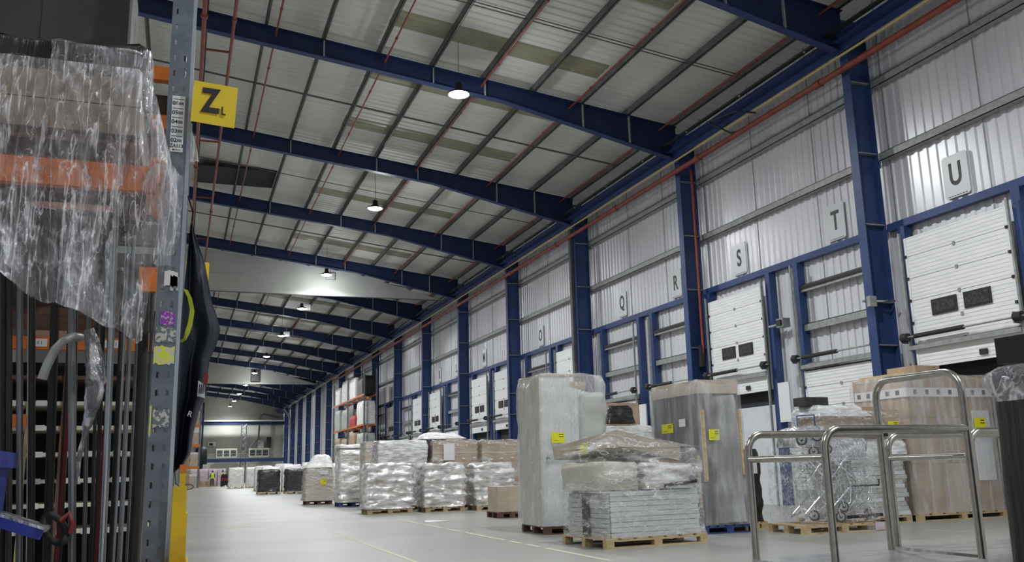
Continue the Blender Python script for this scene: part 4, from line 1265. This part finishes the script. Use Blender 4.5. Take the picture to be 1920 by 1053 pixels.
# black wrapped load at the right edge
make_pallet(1.1, 0.9, 'wood_dark', 'pallet under the black wrapped load at the right edge', (4.47, 3.05, 0))
r = empty('wrapped_load', (4.47, 3.05, 0.146)); tag(r, 'big black wrapped load cut off by the right edge of the photo', 'wrapped pallet load')
m = MB(); wrap_shell(m, 1.1, 1.05, 1.46, 0, 'dark_wrap', 0.025, seed=91, res=0.04, rad=0.06, fold=1.2); m.build('wrapped_body', r)
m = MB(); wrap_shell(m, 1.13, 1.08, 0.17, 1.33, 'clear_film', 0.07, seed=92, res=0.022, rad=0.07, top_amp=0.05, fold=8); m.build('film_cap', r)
m = MB(); m.box(-0.48, 0.5, -0.45, 0.5, 0, 0.135, 'black')
o = m.build('black_board'); o.location = (4.47, 3.05, 1.672); tag(o, 'matt black panel lying on top of the black wrapped load', 'panel')

# ================================================================== NEAR RACK (left foreground)
# the end post, perforated


def rack_post(name_parent, x0, x1, y0, y1, ztop):
    """perforated front face with two columns of slots + side and back flanges"""
    r = name_parent
    m = MB()
    wd = x1 - x0
    cx = [x0 + wd * 0.27, x0 + wd * 0.73]
    sw = 0.0065; sh = 0.013
    zs = [0.10 + 0.0762 * k for k in range(int((ztop - 0.1) / 0.0762))]
    # vertical strips
    xs_ = [x0, cx[0] - sw, cx[0] + sw, cx[1] - sw, cx[1] + sw, x1]
    for i in (0, 2, 4):
        m.box(xs_[i], xs_[i + 1], y0, y0 + 0.003, 0, ztop, 'rack_grey')
    for i in (1, 3):
        z = 0
        for zz in zs:
            m.box(xs_[i], xs_[i + 1], y0, y0 + 0.003, z, zz - sh, 'rack_grey')
            z = zz + sh
        m.box(xs_[i], xs_[i + 1], y0, y0 + 0.003, z, ztop, 'rack_grey')
    m.box(x0, x0 + 0.003, y0 + 0.003, y1, 0, ztop, 'rack_grey')
    m.build('perforated_face', r)
    m = MB()
    m.box(x1, x1 + 0.003, y0, y0 + 0.035, 0, ztop, 'rack_galv')
    m.box(x1, x1 + 0.012, y0 + 0.035, y0 + 0.04, 0, ztop, 'rack_galv')
    m.box(x1 + 0.012, x1 + 0.015, y0 + 0.035, y1, 0, ztop, 'rack_galv')
    m.build('side_flange', r)


r = empty('rack_frame', (0, 0, 0)); tag(r, 'grey perforated end post of the near racking with bright galvanised edge', 'rack post')
rack_post(r, -0.128, -0.038, 4.10, 4.20, 4.6)
for z in (0.7, 1.9, 3.1, 4.3):
    m = MB(); m.box(-0.09, -0.06, 4.204, 5.1, z, z + 0.04, 'rack_galv'); m.build('brace', r)
m = MB(); m.box(-0.128, -0.038, 5.1, 5.2, 0, 4.6, 'rack_grey'); m.build('rear_post', r)
# labels on the post
LY_ = 4.099
a = MB(); a.box(-0.108, -0.053, LY_ - 0.003, LY_, 2.62, 2.885, 'paper'); o = a.build('label_strip', r)
for i, t in enumerate(('06', '05', '04', '03', '02')):
    z = 2.862 - i * 0.044
    text_part('label_number', t, 0.026, 'ink', o, (-0.093, LY_ - 0.0035, z - 0.012), FRONT, 0.0003, bold=0.0006)
    a = MB()
    for q in range(6): a.box(-0.079 + q * 0.0035, -0.077 + q * 0.0035, LY_ - 0.0036, LY_ - 0.003, z - 0.02, z - 0.006, 'ink')
    a.box(-0.104, -0.058, LY_ - 0.0036, LY_ - 0.003, z + 0.006, z + 0.009, 'ink')
    a.build('barcode', o)
text_part('label_code', 'ZA113', 0.024, 'ink', o, (-0.081, LY_ - 0.0035, 2.648), FRONT, 0.0003, bold=0.0005, xs=0.85)
a = MB(); a.add([(-0.10, LY_ - 0.0036, 2.629), (-0.09, LY_ - 0.0036, 2.624), (-0.09, LY_ - 0.0036, 2.634)], [(0, 1, 2)], 'ink'); a.box(-0.09, -0.062, LY_ - 0.0036, LY_ - 0.003, 2.6275, 2.6305, 'ink'); a.build('arrow', o)
# torn labels lower down
for (x0, x1, z0_, z1_, mt, nm) in ((-0.105, -0.048, 1.83, 1.90, 'purple', 'purple_sticker'), (-0.122, -0.040, 1.755, 1.83, 'torn_label', 'torn_label'), (-0.125, -0.042, 1.665, 1.752, 'torn_yellow', 'torn_yellow_label'),
                                    (-0.075, -0.040, 1.985, 2.06, 'torn_label', 'torn_label'), (-0.10, -0.045, 2.00, 2.08, 'paper', 'white_label'), (-0.115, -0.05, 1.40, 1.48, 'torn_label', 'torn_label'), (-0.127, -0.12, 1.36, 1.50, 'torn_yellow', 'yellow_tape')):
    a = MB(); n = 9; pts = []
    for k in range(n): pts.append((x0 + (x1 - x0) * k / (n - 1), LY_ - 0.002, z1_ - random.random() * 0.012))
    for k in range(n): pts.append((x1 - (x1 - x0) * k / (n - 1), LY_ - 0.002, z0_ + random.random() * 0.014))
    a.poly(pts, (0, 0.0018, 0), mt); a.build(nm, r)
# orange bracket on the post
a = MB(); a.box(-0.155, -0.118, 4.05, 4.094, 2.30, 2.58, 'orange')
for q in range(3): a.box(-0.142, -0.132, 4.047, 4.05, 2.36 + q * 0.08, 2.375 + q * 0.08, 'ink')
a.build('beam_bracket', r)
a = MB(); a.box(-0.20, -0.13, 4.06, 4.10, 1.975, 2.08, 'orange'); a.build('beam_stub', r)

# yellow post guard
r = empty('post_guard', (0, 0, 0)); tag(r, 'yellow steel guard around the foot of the near rack post', 'post guard')
a = MB(); a.box(-0.020, 0.035, 4.06, 4.066, 0, 1.16, 'guard_yellow'); a.box(0.035, 0.041, 4.06, 4.30, 0, 1.05, 'guard_yellow'); a.build('tall_plate', r)
a = MB(); a.box(-0.15, 0.05, 3.93, 3.936, 0, 0.87, 'guard_yellow'); a.box(0.044, 0.05, 3.936, 4.2, 0, 0.87, 'guard_yellow'); a.box(-0.15, -0.144, 3.936, 4.05, 0, 0.87, 'guard_yellow'); a.build('base_plate', r)
a = MB(); a.box(0.005, 0.028, 4.22, 4.24, 1.05, 1.22, 'guard_yellow'); a.box(0.003, 0.03, 4.215, 4.22, 1.22, 1.25, 'orange'); a.build('top_strip', r)

# signs
r = empty('aisle_sign', (0, 0, 0)); tag(r, 'yellow square aisle sign reading Z L fixed to the near rack post', 'sign')
a = MB(); a.poly([(-0.026, 4.05, 2.755), (0.163, 4.07, 2.748), (0.172, 4.07, 2.945), (-0.018, 4.05, 2.95)], (0, 0.004, 0), 'sign_yellow'); a.build('plate', r)
text_part('letter_large', 'Z', 0.155, 'ink', r, (0.055, 4.052, 2.862), (PI / 2, 0, 0.09), 0.0006, bold=0.006, xs=0.72)
text_part('letter_small', 'L', 0.055, 'ink', r, (0.113, 4.057, 2.820), (PI / 2, 0, 0.09), 0.0006, bold=0.0015, xs=0.75)
a = MB(); a.box(-0.03, 0.17, 8.45, 8.455, 2.895, 3.10, 'sign_yellow'); o = a.build('aisle_sign')
tag(o, 'yellow aisle sign further back, mostly hidden by the dark tarpaulin', 'sign')
a = MB(); a.box(-0.12, -0.035, 8.4, 8.5, 0, 4.4, 'rack_grey'); tag(a.build('rack_frame'), 'grey rack end post behind, carrying the half hidden yellow sign', 'rack post')

# beams of the near bay
for (z, lab) in ((2.43, 'orange beam under the film wrapped cartons in the near rack'),):
    r = empty('rack_beam', (0, 0, 0)); tag(r, lab, 'rack beam', 'orange rack beams')
    a = MB(); a.box(-2.9, -0.16, 4.11, 4.16, z, z + 0.115, 'orange'); a.build('beam', r)
    a = MB()
    pts = [(-2.9, 4.108, z + 0.03)]
    for k in range(24): pts.append((-2.9 + 2.1 * (k + 1) / 24, 4.108, z + 0.02 + 0.05 * random.random()))
    pts += [(-0.8, 4.108, z + 0.112), (-2.9, 4.108, z + 0.112)]
    a.poly(pts, (0, 0.0015, 0), 'torn_label'); a.build('worn_paint', r)
a = MB(); a.box(-2.9, -0.16, 5.12, 5.17, 2.43, 2.545, 'carton_dark'); tag(a.build('rack_beam'), 'dark rear beam behind the cartons of the near rack', 'rack beam')
# pallet and cartons
pal = make_pallet(1.25, 1.0, 'wood_dark', 'old wooden pallet on the orange beam under the wrapped brown cartons', (-0.86, 4.66, 2.547))
r = empty('carton_load', (-0.86, 4.66, 2.694)); tag(r, 'flat brown cartons stacked under the draped clear film in the near rack', 'carton load')
for i in range(2):
    for (x0, x1) in ((-0.62, 0.02), (0.03, 0.62)):
        a = MB(); a.box(x0, x1, -0.52, 0.48, i * 0.135, i * 0.135 + 0.13, 'carton_rack')
        a.build('carton', r)
# dark things higher up behind
for (z0_, z1_, x0, x1, y0_, y1_, mt, lab, cat) in (
        (3.0, 3.66, -1.6, -0.34, 5.5, 6.3, 'black_card', 'dark carton load high in the rack above the film', 'carton'),
        (3.70, 4.4, -1.5, -0.42, 5.55, 6.3, 'black_card', 'dark brown carton at the very top left of the photo', 'carton')):
    a = MB(); a.box(x0, x1, y0_, y1_, z0_, z1_, mt); a.box(x0 + 0.6, x0 + 0.603, y0_ - 0.002, y0_, z0_, z1_, 'ink'); tag(a.build('carton'), lab, cat)
a = MB(); wrap_shell(a, 0.75, 0.5, 0.42, 0, 'dark_wrap', 0.03, seed=101, res=0.03, rad=0.05); o = a.build('wrapped_load'); o.location = (-0.62, 4.92, 2.97)
tag(o, 'black film covered block standing on the brown cartons', 'wrapped goods')
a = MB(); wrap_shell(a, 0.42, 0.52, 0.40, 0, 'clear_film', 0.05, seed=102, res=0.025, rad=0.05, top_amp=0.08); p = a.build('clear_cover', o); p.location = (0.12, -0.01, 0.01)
# ribbed tube roll
r = empty('film_roll', (-0.245, 4.55, 2.97)); tag(r, 'upright ribbed roll in clear plastic at the right corner of the cartons', 'roll')
prof = [(0, 0)]
for k in range(26):
    prof += [(0.026, k * 0.008), (0.029, k * 0.008 + 0.004)]
prof += [(0.0, 0.21)]
a = MB(); a.lathe(prof, 'foil', n=16); a.build('ribbed_tube', r)
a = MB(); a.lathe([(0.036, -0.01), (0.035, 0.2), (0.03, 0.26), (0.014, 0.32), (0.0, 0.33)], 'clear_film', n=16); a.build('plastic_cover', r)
# orange racking of the next row behind (upper)
for i, (z, mt) in enumerate(((2.95, 'orange'), (3.25, 'orange'), (3.56, 'orange'), (3.92, 'orange'))):
    a = MB(); a.box(-3.2, -0.15, 5.95 + 0.02 * i if i == 0 else 6.35, 6.40 if i == 0 else 6.42, z, z + 0.10, mt)
    tag(a.build('rack_beam'), '%s orange beam behind the near rack post, counted from below' % ordn[i].replace('nearest', 'first'), 'rack beam', 'orange beams of the row behind')
for i, z in enumerate((3.06, 3.37, 3.68)):
    a = MB(); a.box(-0.9, -0.2, 6.46, 7.0, z, z + 0.17, 'carton_dark' if i != 1 else 'carton'); tag(a.build('carton'), 'dark carton between the orange beams behind the rack post, %s' % ['lowest', 'middle', 'topmost'][i], 'carton', 'cartons behind the orange beams')
a = MB(); a.box(-3.3, -3.2, 6.3, 7.2, 0, 4.5, 'rack_grey'); a.box(-0.15, -0.06, 6.3, 6.4, 0, 4.5, 'rack_grey'); tag(a.build('rack_frame'), 'grey upright frames of the row behind the near rack', 'rack post')

# ------------------------------------------------------------------ draped clear film
r = empty('plastic_drape', (0, 0, 0)); tag(r, 'big sheet of crumpled clear plastic film draped over the near rack cartons', 'plastic film')
Kp = [(-1.5, 2.05), (-0.82, 2.01), (-0.72, 2.03), (-0.60, 1.92), (-0.50, 1.90), (-0.39, 1.85), (-0.28, 1.80), (-0.19, 1.74), (-0.165, 1.76), (-0.15, 2.02), (-0.12, 2.08), (-0.06, 2.13), (-0.045, 2.2)]


def interp(tab, x):
    if x <= tab[0][0]: return tab[0][1]
    for (a_, b_), (c_, d_) in zip(tab, tab[1:]):
        if x <= c_: return b_ + (d_ - b_) * (x - a_) / (c_ - a_)
    return tab[-1][1]


Tp = [(-1.5, 2.965), (-0.25, 2.965), (-0.235, 2.95), (-0.17, 2.84), (-0.13, 2.68), (-0.07, 2.45), (-0.045, 2.30)]
NX, NZ = 300, 170
vs = []; fs = []
x0, x1 = -1.45, -0.045
for i in range(NX + 1):
    x = x0 + (x1 - x0) * i / NX
    zt, zb = interp(Tp, x), interp(Kp, x)
    zb += 0.02 * ns(x * 14, 3, 1)
    for j in range(NZ + 1):
        t = j / NZ
        z = zt + (zb - zt) * t
        # folds radiate from the two gathering points on the top edge
        d = 0
        for (px, amp, fr) in ((-0.62, 0.035, 26), (-0.25, 0.040, 34), (-1.1, 0.03, 20)):
            an = math.atan2(x - px, (2.99 - z) + 0.10)
            wgt = math.exp(-((x - px) / 0.35) ** 2)
            d += wgt * amp * math.sin(an * fr + px * 9) * min(1, t * 5)
        d += 0.035 * ns(x * 5, z * 3.0, 2) * min(1, t * 4) + 0.022 * ns(x * 16, z * 12, 5) * t + 0.012 * abs(ns(x * 34, z * 30, 8)) * max(0, t - 0.25) * 2
        cr = 0
        for q_, (fx, fz) in enumerate(((11, 7), (23, 17))):
            cr += (0.5 - abs(ns(x * fx, z * fz, 11 + q_))) * (0.022, 0.012)[q_] * min(1, t * 3)
        y = 4.035 - 0.03 * t + d * 0.9 - cr * 1.6
        if y > 4.085 and z > 2.3: y = 4.085
        vs.append((x + 0.01 * ns(z * 6, x * 4, 9) * t, y, z))
for i in range(NX):
    for j in range(NZ):
        a_ = i * (NZ + 1) + j
        fs.append((a_, a_ + 1, a_ + NZ + 2, a_ + NZ + 1))
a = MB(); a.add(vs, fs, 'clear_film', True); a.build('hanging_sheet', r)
# top sheet lying over the cartons
vs = []; fs = []
for i in range(61):
    x = -1.45 + 1.22 * i / 60
    for j in range(16):
        y = 4.05 + 0.75 * j / 15
        vs.append((x, y, 2.972 + 0.012 * abs(ns(x * 9, y * 9, 1)) + 0.006 * math.sin(x * 40 + y * 6)))
for i in range(60):
    for j in range(15):
        a_ = i * 16 + j; fs.append((a_, a_ + 1, a_ + 17, a_ + 16))
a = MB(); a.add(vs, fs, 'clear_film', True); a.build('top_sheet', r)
# hanging twisted tail of film
a = MB()
path = []; rad = []
for k in range(36):
    t = k / 35
    path.append((-0.375 + 0.030 * math.sin(t * 5) + 0.03 * t, 4.02 + 0.01 * math.sin(t * 11), 1.80 - 0.62 * t))
    rad.append((0.030 * math.sin(PI * min(1, t * 1.25 + 0.12)) + 0.008) * (1 + 0.35 * ns(k * .8, 2, 2)) if t < .75 else 0.009 + 0.008 * abs(ns(k * .9, 1, 1)))
a.tube(path, rad, 'dull_foil', 10); a.build('twisted_tail', r)
# marker scribble on film: two loops
a = MB()
for (cx, cz, rx_, rz_) in ((-0.262, 2.185, 0.016, 0.020), (-0.252, 2.225, 0.020, 0.016)):
    a.tube([(cx + rx_ * math.cos(q), 3.985, cz + rz_ * math.sin(q) + rx_ * 0.3 * math.cos(q)) for q in [2 * PI * k / 18 for k in range(18)]], 0.0016, 'ink', 5, closed=True)
a.build('marker_scribble', r)
# small white film scrap on the post's aisle side
vs = []; fs = []
for i in range(8):
    for j in range(10):
        t = j / 9
        vs.append((-0.02 + 0.045 * i / 7 * t * (1.1 - 0.25 * t), 4.08 + 0.012 * math.sin(i * 1.7 + j), 2.72 - 0.15 * t + 0.01 * i / 7))
for i in range(7):
    for j in range(9):
        a_ = i * 10 + j; fs.append((a_, a_ + 1, a_ + 11, a_ + 10))
a = MB(); a.add(vs, fs, 'bag_film', True); tag(a.build('film_scrap'), 'small scrap of white film caught on the post below the Z L sign', 'scrap')
# second sheet in front of the orange bracket
vs = []; fs = []
for i in range(40):
    for j in range(60):
        u, t = i / 39, j / 59
        x = -0.20 + (0.155 - 0.02 * t) * u + 0.01 * math.sin(t * 5)
        wz = 2.47 - 0.40 * t + 0.05 * math.sin(u * PI) * (1 - t)
        vs.append((x, 3.975 + 0.02 * math.sin(u * 16 + t * 3) * 1.0 + 0.015 * ns(u * 6, t * 8, 3), wz))
for i in range(39):
    for j in range(59):
        a_ = i * 60 + j; fs.append((a_, a_ + 1, a_ + 61, a_ + 60))
a = MB(); a.add(vs, fs, 'clear_film', True); tag(a.build('plastic_bag'), 'clear plastic bag hanging over the orange bracket at the post', 'plastic bag')

# ------------------------------------------------------------------ dark tarpaulin
Lp = [(1.215, -0.055), (1.30, -0.040), (1.6, -0.034), (2.0, -0.020), (2.36, -0.004)]
Rp = [(1.215, -0.02), (1.25, 0.02), (1.30, 0.045), (1.40, 0.055), (1.50, 0.075), (1.56, 0.098), (1.72, 0.108), (1.80, 0.138), (1.86, 0.150), (1.92, 0.135), (2.0, 0.105), (2.12, 0.080), (2.20, 0.062), (2.30, 0.02), (2.36, 0.006)]
vs = []; fs = []
NU, NV = 36, 90
for j in range(NV + 1):
    z = 1.215 + (2.36 - 1.215) * j / NV
    a0, b0 = interp(Lp, z), interp(Rp, z)
    for i in range(NU + 1):
        u = i / NU
        x = a0 + (b0 - a0) * u
        y = 4.34 + 0.05 * math.sin(u * 9 + z * 2.5) * (2.4 - z) / 1.2 + 0.03 * ns(u * 3, z * 4, 7)
        vs.append((x, y, z))
n1 = len(vs)
for v in list(vs): vs.append((v[0], v[1] + 0.006, v[2]))
for j in range(NV):
    for i in range(NU):
        a_ = j * (NU + 1) + i
        fs.append((a_, a_ + 1, a_ + NU + 2, a_ + NU + 1)); fs.append((n1 + a_, n1 + a_ + NU + 1, n1 + a_ + NU + 2, n1 + a_ + 1))
r = empty('tarpaulin', (0, 0, 0)); tag(r, 'dark navy tarpaulin cover hanging from the rack post over the aisle edge', 'tarpaulin')
a = MB(); a.add(vs, fs, 'tarp', True); a.build('cloth', r)
a = MB(); a.tube([(0.0, 4.36, 2.34), (0.004, 4.36, 2.42), (-0.02, 4.24, 2.46)], 0.004, 'ink', 6); a.build('cord', r)
a = MB(); sp = [(-0.012, 4.27, 2.03), (0.008, 4.255, 1.99), (0.022, 4.25, 1.93), (0.016, 4.25, 1.87), (0.006, 4.25, 1.83), (-0.004, 4.255, 1.80), (-0.022, 4.27, 1.79)]
vs = []; fs = []
for k, p in enumerate(sp):
    wdt = 0.010 if k < 5 else 0.006
    vs += [(p[0] - wdt, p[1], p[2] + 0.004), (p[0] + wdt, p[1] - 0.01, p[2] - 0.004), (p[0] - wdt, p[1] + 0.004, p[2] + 0.004), (p[0] + wdt, p[1] - 0.006, p[2] - 0.004)]
for k in range(len(sp) - 1):
    o_ = 4 * k; fs += [(o_, o_ + 1, o_ + 5, o_ + 4), (o_ + 2, o_ + 6, o_ + 7, o_ + 3), (o_, o_ + 4, o_ + 6, o_ + 2), (o_ + 1, o_ + 3, o_ + 7, o_ + 5)]
a.add(vs, fs, 'strap_green'); a.build('green_strap', r)
text_part('stitched_mark', 'R', 0.035, 'paper', r, (0.035, 4.27, 1.47), (PI / 2, 0.3, 0), 0.0005)
a = MB(); a.poly([(0.062, 4.28, 1.62), (0.088, 4.27, 1.60), (0.094, 4.27, 1.54), (0.060, 4.28, 1.55)], (0, 0.003, 0), 'paper')
for q in range(3): a.box(0.066 + q * 0.008, 0.070 + q * 0.008, 4.262, 4.268, 1.56, 1.60, 'ink')
a.poly([(0.082, 4.268, 1.66), (0.105, 4.268, 1.64), (0.10, 4.268, 1.60), (0.085, 4.268, 1.605)], (0, 0.003, 0), 'red_strap'); a.build('printed_tag', r)
# wire loop
a = MB(); a.tube([(0.035 + 0.028 * math.cos(q), 4.26, 1.155 + 0.011 * math.sin(q)) for q in [2 * PI * k / 24 for k in range(24)]], 0.0018, 'rubber', 6, closed=True)
a.tube([(0.008, 4.26, 1.155), (-0.01, 4.262, 1.17), (-0.02, 4.262, 1.24)], 0.0018, 'rubber', 6)
tag(a.build('wire_loop'), 'thin dark wire loop sticking out of the rack post above the yellow guard', 'wire')

# ------------------------------------------------------------------ upright steel lengths
TB = [  # x at floor, y, radius, top, lean, material
    (-0.341, 4.35, 0.0160, 2.25, -0.1625, 'tube_steel'),
    (-0.259, 4.30, 0.0140, 2.50, -0.0694, 'tube_bright'),
    (-0.229, 4.38, 0.0055, 2.30, -0.0383, 'tube_bright'),
    (-0.216, 4.45, 0.0055, 2.30, -0.0383, 'tube_steel'),
    (-0.200, 4.40, 0.0050, 2.30, -0.0434, 'tube_bright'),
    (-0.184, 4.50, 0.0060, 2.20, -0.0367, 'tube_steel'),
    (-0.298, 4.50, 0.0100, 2.20, -0.0733, 'tube_dark'),
    (-0.478, 4.50, 0.0190, 2.10, -0.0933, 'tube_dark'),
    (-0.459, 4.55, 0.0140, 2.10, -0.0467, 'tube_dark'),
    (-0.328, 4.50, 0.0090, 2.10, -0.1050, 'tube_steel'),
    (-0.318, 4.60, 0.0080, 2.10, -0.0817, 'tube_dark'),
    (-0.289, 4.60, 0.0080, 2.10, -0.0583, 'tube_steel'),
    (-0.149, 4.35, 0.0220, 2.20, -0.0367, 'tube_dark'),
    (-0.140, 4.45, 0.0080, 2.20, -0.0122, 'tube_steel'),
    (-0.516, 4.50, 0.0140, 2.10, -0.1517, 'tube_dark'),
    (-0.556, 4.50, 0.0140, 2.20, -0.1711, 'tube_steel'),
    (-0.541, 4.60, 0.0080, 2.20, -0.1589, 'tube_bright'),
    (-0.596, 4.50, 0.0120, 2.20, -0.1711, 'tube_dark'),
    (-0.626, 4.55, 0.0160, 2.20, -0.1711, 'tube_dark'),
    (-0.387, 4.65, 0.0120, 2.00, -0.1111, 'tube_dark'),
    (-0.677, 4.50, 0.0100, 2.20, -0.1467, 'tube_steel'),
    (-0.254, 4.55, 0.0100, 2.10, -0.0350, 'tube_dark'),
]
for i, (x, y, rr, zt, ln, mt) in enumerate(TB):
    a = MB(); a.tube([(x - 0.01, y, 0.0), (x + ln * 0.5, y, zt / 2), (x + ln, y, zt)], rr, mt, 12)
    tag(a.build('steel_tube'), '%s %s upright metal tube in the near rack bay, %s from the left' % ({'tube_dark': 'dark', 'tube_steel': 'grey', 'tube_bright': 'bright'}[mt], 'thick' if rr > 0.014 else 'thin', (ordn + ['nineteenth', 'twentieth', 'twenty first', 'twenty second'])[sorted(q[0] for q in TB).index(x)].replace('nearest', 'first')), 'tube', 'upright metal tubes in the near rack bay')
for i, (x, y, z0_, z1_, ln) in enumerate(((-0.475, 4.40, 0.95, 1.9, 0.02), (-0.185, 4.42, 0.9, 1.55, 0.015), (-0.325, 4.42, 1.3, 2.2, -0.01))):
    a = MB(); a.box(x, x + 0.014, y, y + 0.003, 0.0, z1_, 'red_strap')
    o = a.build('red_strip'); tag(o, 'dark red flat strip among the upright tubes, %s' % ['left one', 'right one', 'middle one'][i], 'strip', 'dark red strips')
a = MB(); a.tube([(-0.555, 4.2, 1.61), (-0.54, 4.2, 1.67), (-0.515, 4.2, 1.735), (-0.485, 4.2, 1.775), (-0.455, 4.22, 1.795), (-0.43, 4.28, 1.80)], 0.019, 'galv', 12)
tag(a.build('bent_tube'), 'short pale bent tube curving down left of the twisted film tail', 'tube')
a = MB(); pth = [(-0.47 + 0.045 * math.cos(q) , 4.26 + 0.01 * math.sin(q * 3), 1.0 + 0.05 * math.sin(q) - 0.03 * math.cos(q)) for q in [2 * PI * k / 20 for k in range(20)]]
a.tube(pth, 0.014, 'rubber', 8, closed=True); a.tube([(-0.45, 4.25, 1.03), (-0.42, 4.25, 1.06), (-0.405, 4.25, 1.02), (-0.41, 4.25, 0.98)], 0.012, 'red_strap', 8)
tag(a.build('cable_bundle'), 'black and red cable bundle hanging low among the tubes', 'cable')

# blue bin with lid arm
r = empty('blue_bin', (-1.06, 4.0, 0)); tag(r, 'royal blue plastic bin at the lower left edge', 'bin')
a = MB(); a.add([(-0.35, -0.28, 0.02), (0.36, -0.28, 0.02), (0.36, 0.2, 0.02), (-0.35, 0.2, 0.02), (-0.4, -0.33, 1.25), (0.405, -0.33, 1.25), (0.405, 0.24, 1.25), (-0.4, 0.24, 1.25)],
               [(0, 1, 2, 3), (0, 4, 5, 1), (1, 5, 6, 2), (2, 6, 7, 3), (3, 7, 4, 0)], 'bin_blue'); a.build('bin_body', r)
a = MB(); a.box(-0.42, 0.43, -0.35, 0.26, 1.25, 1.31, 'bin_blue'); a.build('rim', r)
a = MB(); a.box(0.3, 0.38, -0.36, -0.352, 0.3, 1.1, 'bin_blue'); a.box(0.05, 0.09, -0.345, -0.30, 0.1, 1.2, 'bin_blue'); a.build('rib', r)
a = MB(); a.box(-0.63, -0.42, 4.12, 4.3, 1.02, 1.04, 'foil', Matrix.Translation((-0.56, 4.2, 1.05)) @ Matrix.Rotation(0.35, 4, 'Y') @ Matrix.Translation((0.5, -4.2, -1.05)))
a.box(-0.63, -0.42, 4.115, 4.12, 0.99, 1.03, 'bin_blue', Matrix.Translation((-0.56, 4.2, 1.05)) @ Matrix.Rotation(0.35, 4, 'Y') @ Matrix.Translation((0.5, -4.2, -1.05)))
tag(a.build('flat_tray'), 'blue edged grey flat tray leaning beside the blue bin', 'tray')

# ------------------------------------------------------------------ pigeonhole shelving behind
r = empty('shelf_unit', (0, 0, 0)); tag(r, 'dark shelving with cream shelf edges and white bin labels behind the upright tubes', 'shelving')
a = MB(); a.box(-1.9, -0.15, 7.0, 7.02, 0, 2.0, 'dark_void'); a.build('back_panel', r)
for i, z in enumerate((0.62, 0.88, 1.04, 1.19, 1.355, 1.52, 1.675, 1.84)):
    a = MB(); a.box(-1.9, -0.15, 6.42, 6.998, z - 0.012, z + 0.012, 'cream' if 0 < i < 7 else 'wood_dark'); o = a.build('shelf', r)
    if 0 < i < 7:
        for q in range(11):
            if (q * 3 + i) % 7 == 5: continue
            b = MB(); x = -1.80 + q * 0.155; b.box(x, x + 0.06, 6.412, 6.4195, z - 0.016, z + 0.018, 'paper'); b.build('shelf_label', o)
for x in (-1.9, -1.3, -0.92, -0.72, -0.165):
    a = MB(); a.box(x, x + 0.02, 6.405, 6.411, 0, 2.0, 'wood_dark' if x != -0.92 else 'wood'); a.build('divider', r)
# orange beam with labels + cartons on it
r = empty('rack_beam', (0, 0, 0)); tag(r, 'orange beam with white labels behind the twisted film tail', 'rack beam')
a = MB(); a.box(-3.2, -0.152, 6.30, 6.35, 2.005, 2.085, 'orange'); a.build('beam', r)
for x in (-0.93, -0.50):
    a = MB(); a.box(x, x + 0.11, 6.296, 6.30, 2.02, 2.07, 'paper'); text_part('label_print', 'II II I', 0.03, 'sign_grey', a.build('beam_label', r), (x + 0.055, 6.2955, 2.045), FRONT, 0.0003)
for i, (x0, x1, z1_, mt) in enumerate(((-0.92, -0.70, 2.45, 'carton'), (-0.68, -0.52, 2.2, 'carton_dark'), (-0.50, -0.33, 2.25, 'carton_dark'), (-0.31, -0.19, 2.22, 'carton'), (-1.3, -0.95, 2.4, 'carton_dark'))):
    a = MB(); a.box(x0, x1, 6.36, 6.8, 2.087, z1_, mt)
    if i == 0:
        a.box(x0, x1, 6.357, 6.36, 2.19, 2.20, 'carton_dark')
    o = a.build('carton'); tag(o, 'small carton on the orange beam behind the tubes, %s from the left' % ['second', 'third', 'fourth', 'fifth', 'first'][i], 'carton', 'small cartons on the orange beam behind')
    if i == 0:
        b = MB(); b.box(x0 + 0.06, x1 - 0.03, 6.352, 6.356, 2.23, 2.40, 'paper'); b.box(x0 + 0.08, x1 - 0.06, 6.350, 6.352, 2.26, 2.30, 'sign_grey'); b.build('shipping_label', o)
a = MB(); a.box(-3.2, -0.9, 6.30, 6.35, 1.52, 1.60, 'orange'); tag(a.build('rack_beam'), 'lower orange beam at the far left behind the tubes', 'rack beam')
# dark crates filling the bay behind film
for i, (x0, x1, z0_, z1_, y0_, mt) in enumerate(((-0.66, -0.40, 2.09, 2.50, 5.3, 'black_card'), (-2.2, -0.68, 2.09, 2.48, 5.3, 'carton_dark'), (-0.38, -0.17, 2.09, 2.42, 5.3, 'carton_dark'))):
    a = MB(); a.box(x0, x1, y0_, y0_ + 0.4, z0_, z1_, mt); tag(a.build('crate'), 'dark crate seen through the film under the orange beam, %s' % ['middle', 'left', 'right'][i], 'crate', 'crates behind the film')
a = MB(); a.box(-2.2, -0.14, 5.2, 5.8, 2.05, 2.085, 'wood_dark'); tag(a.build('shelf_board'), 'dark shelf board under the crates behind the film', 'shelf')
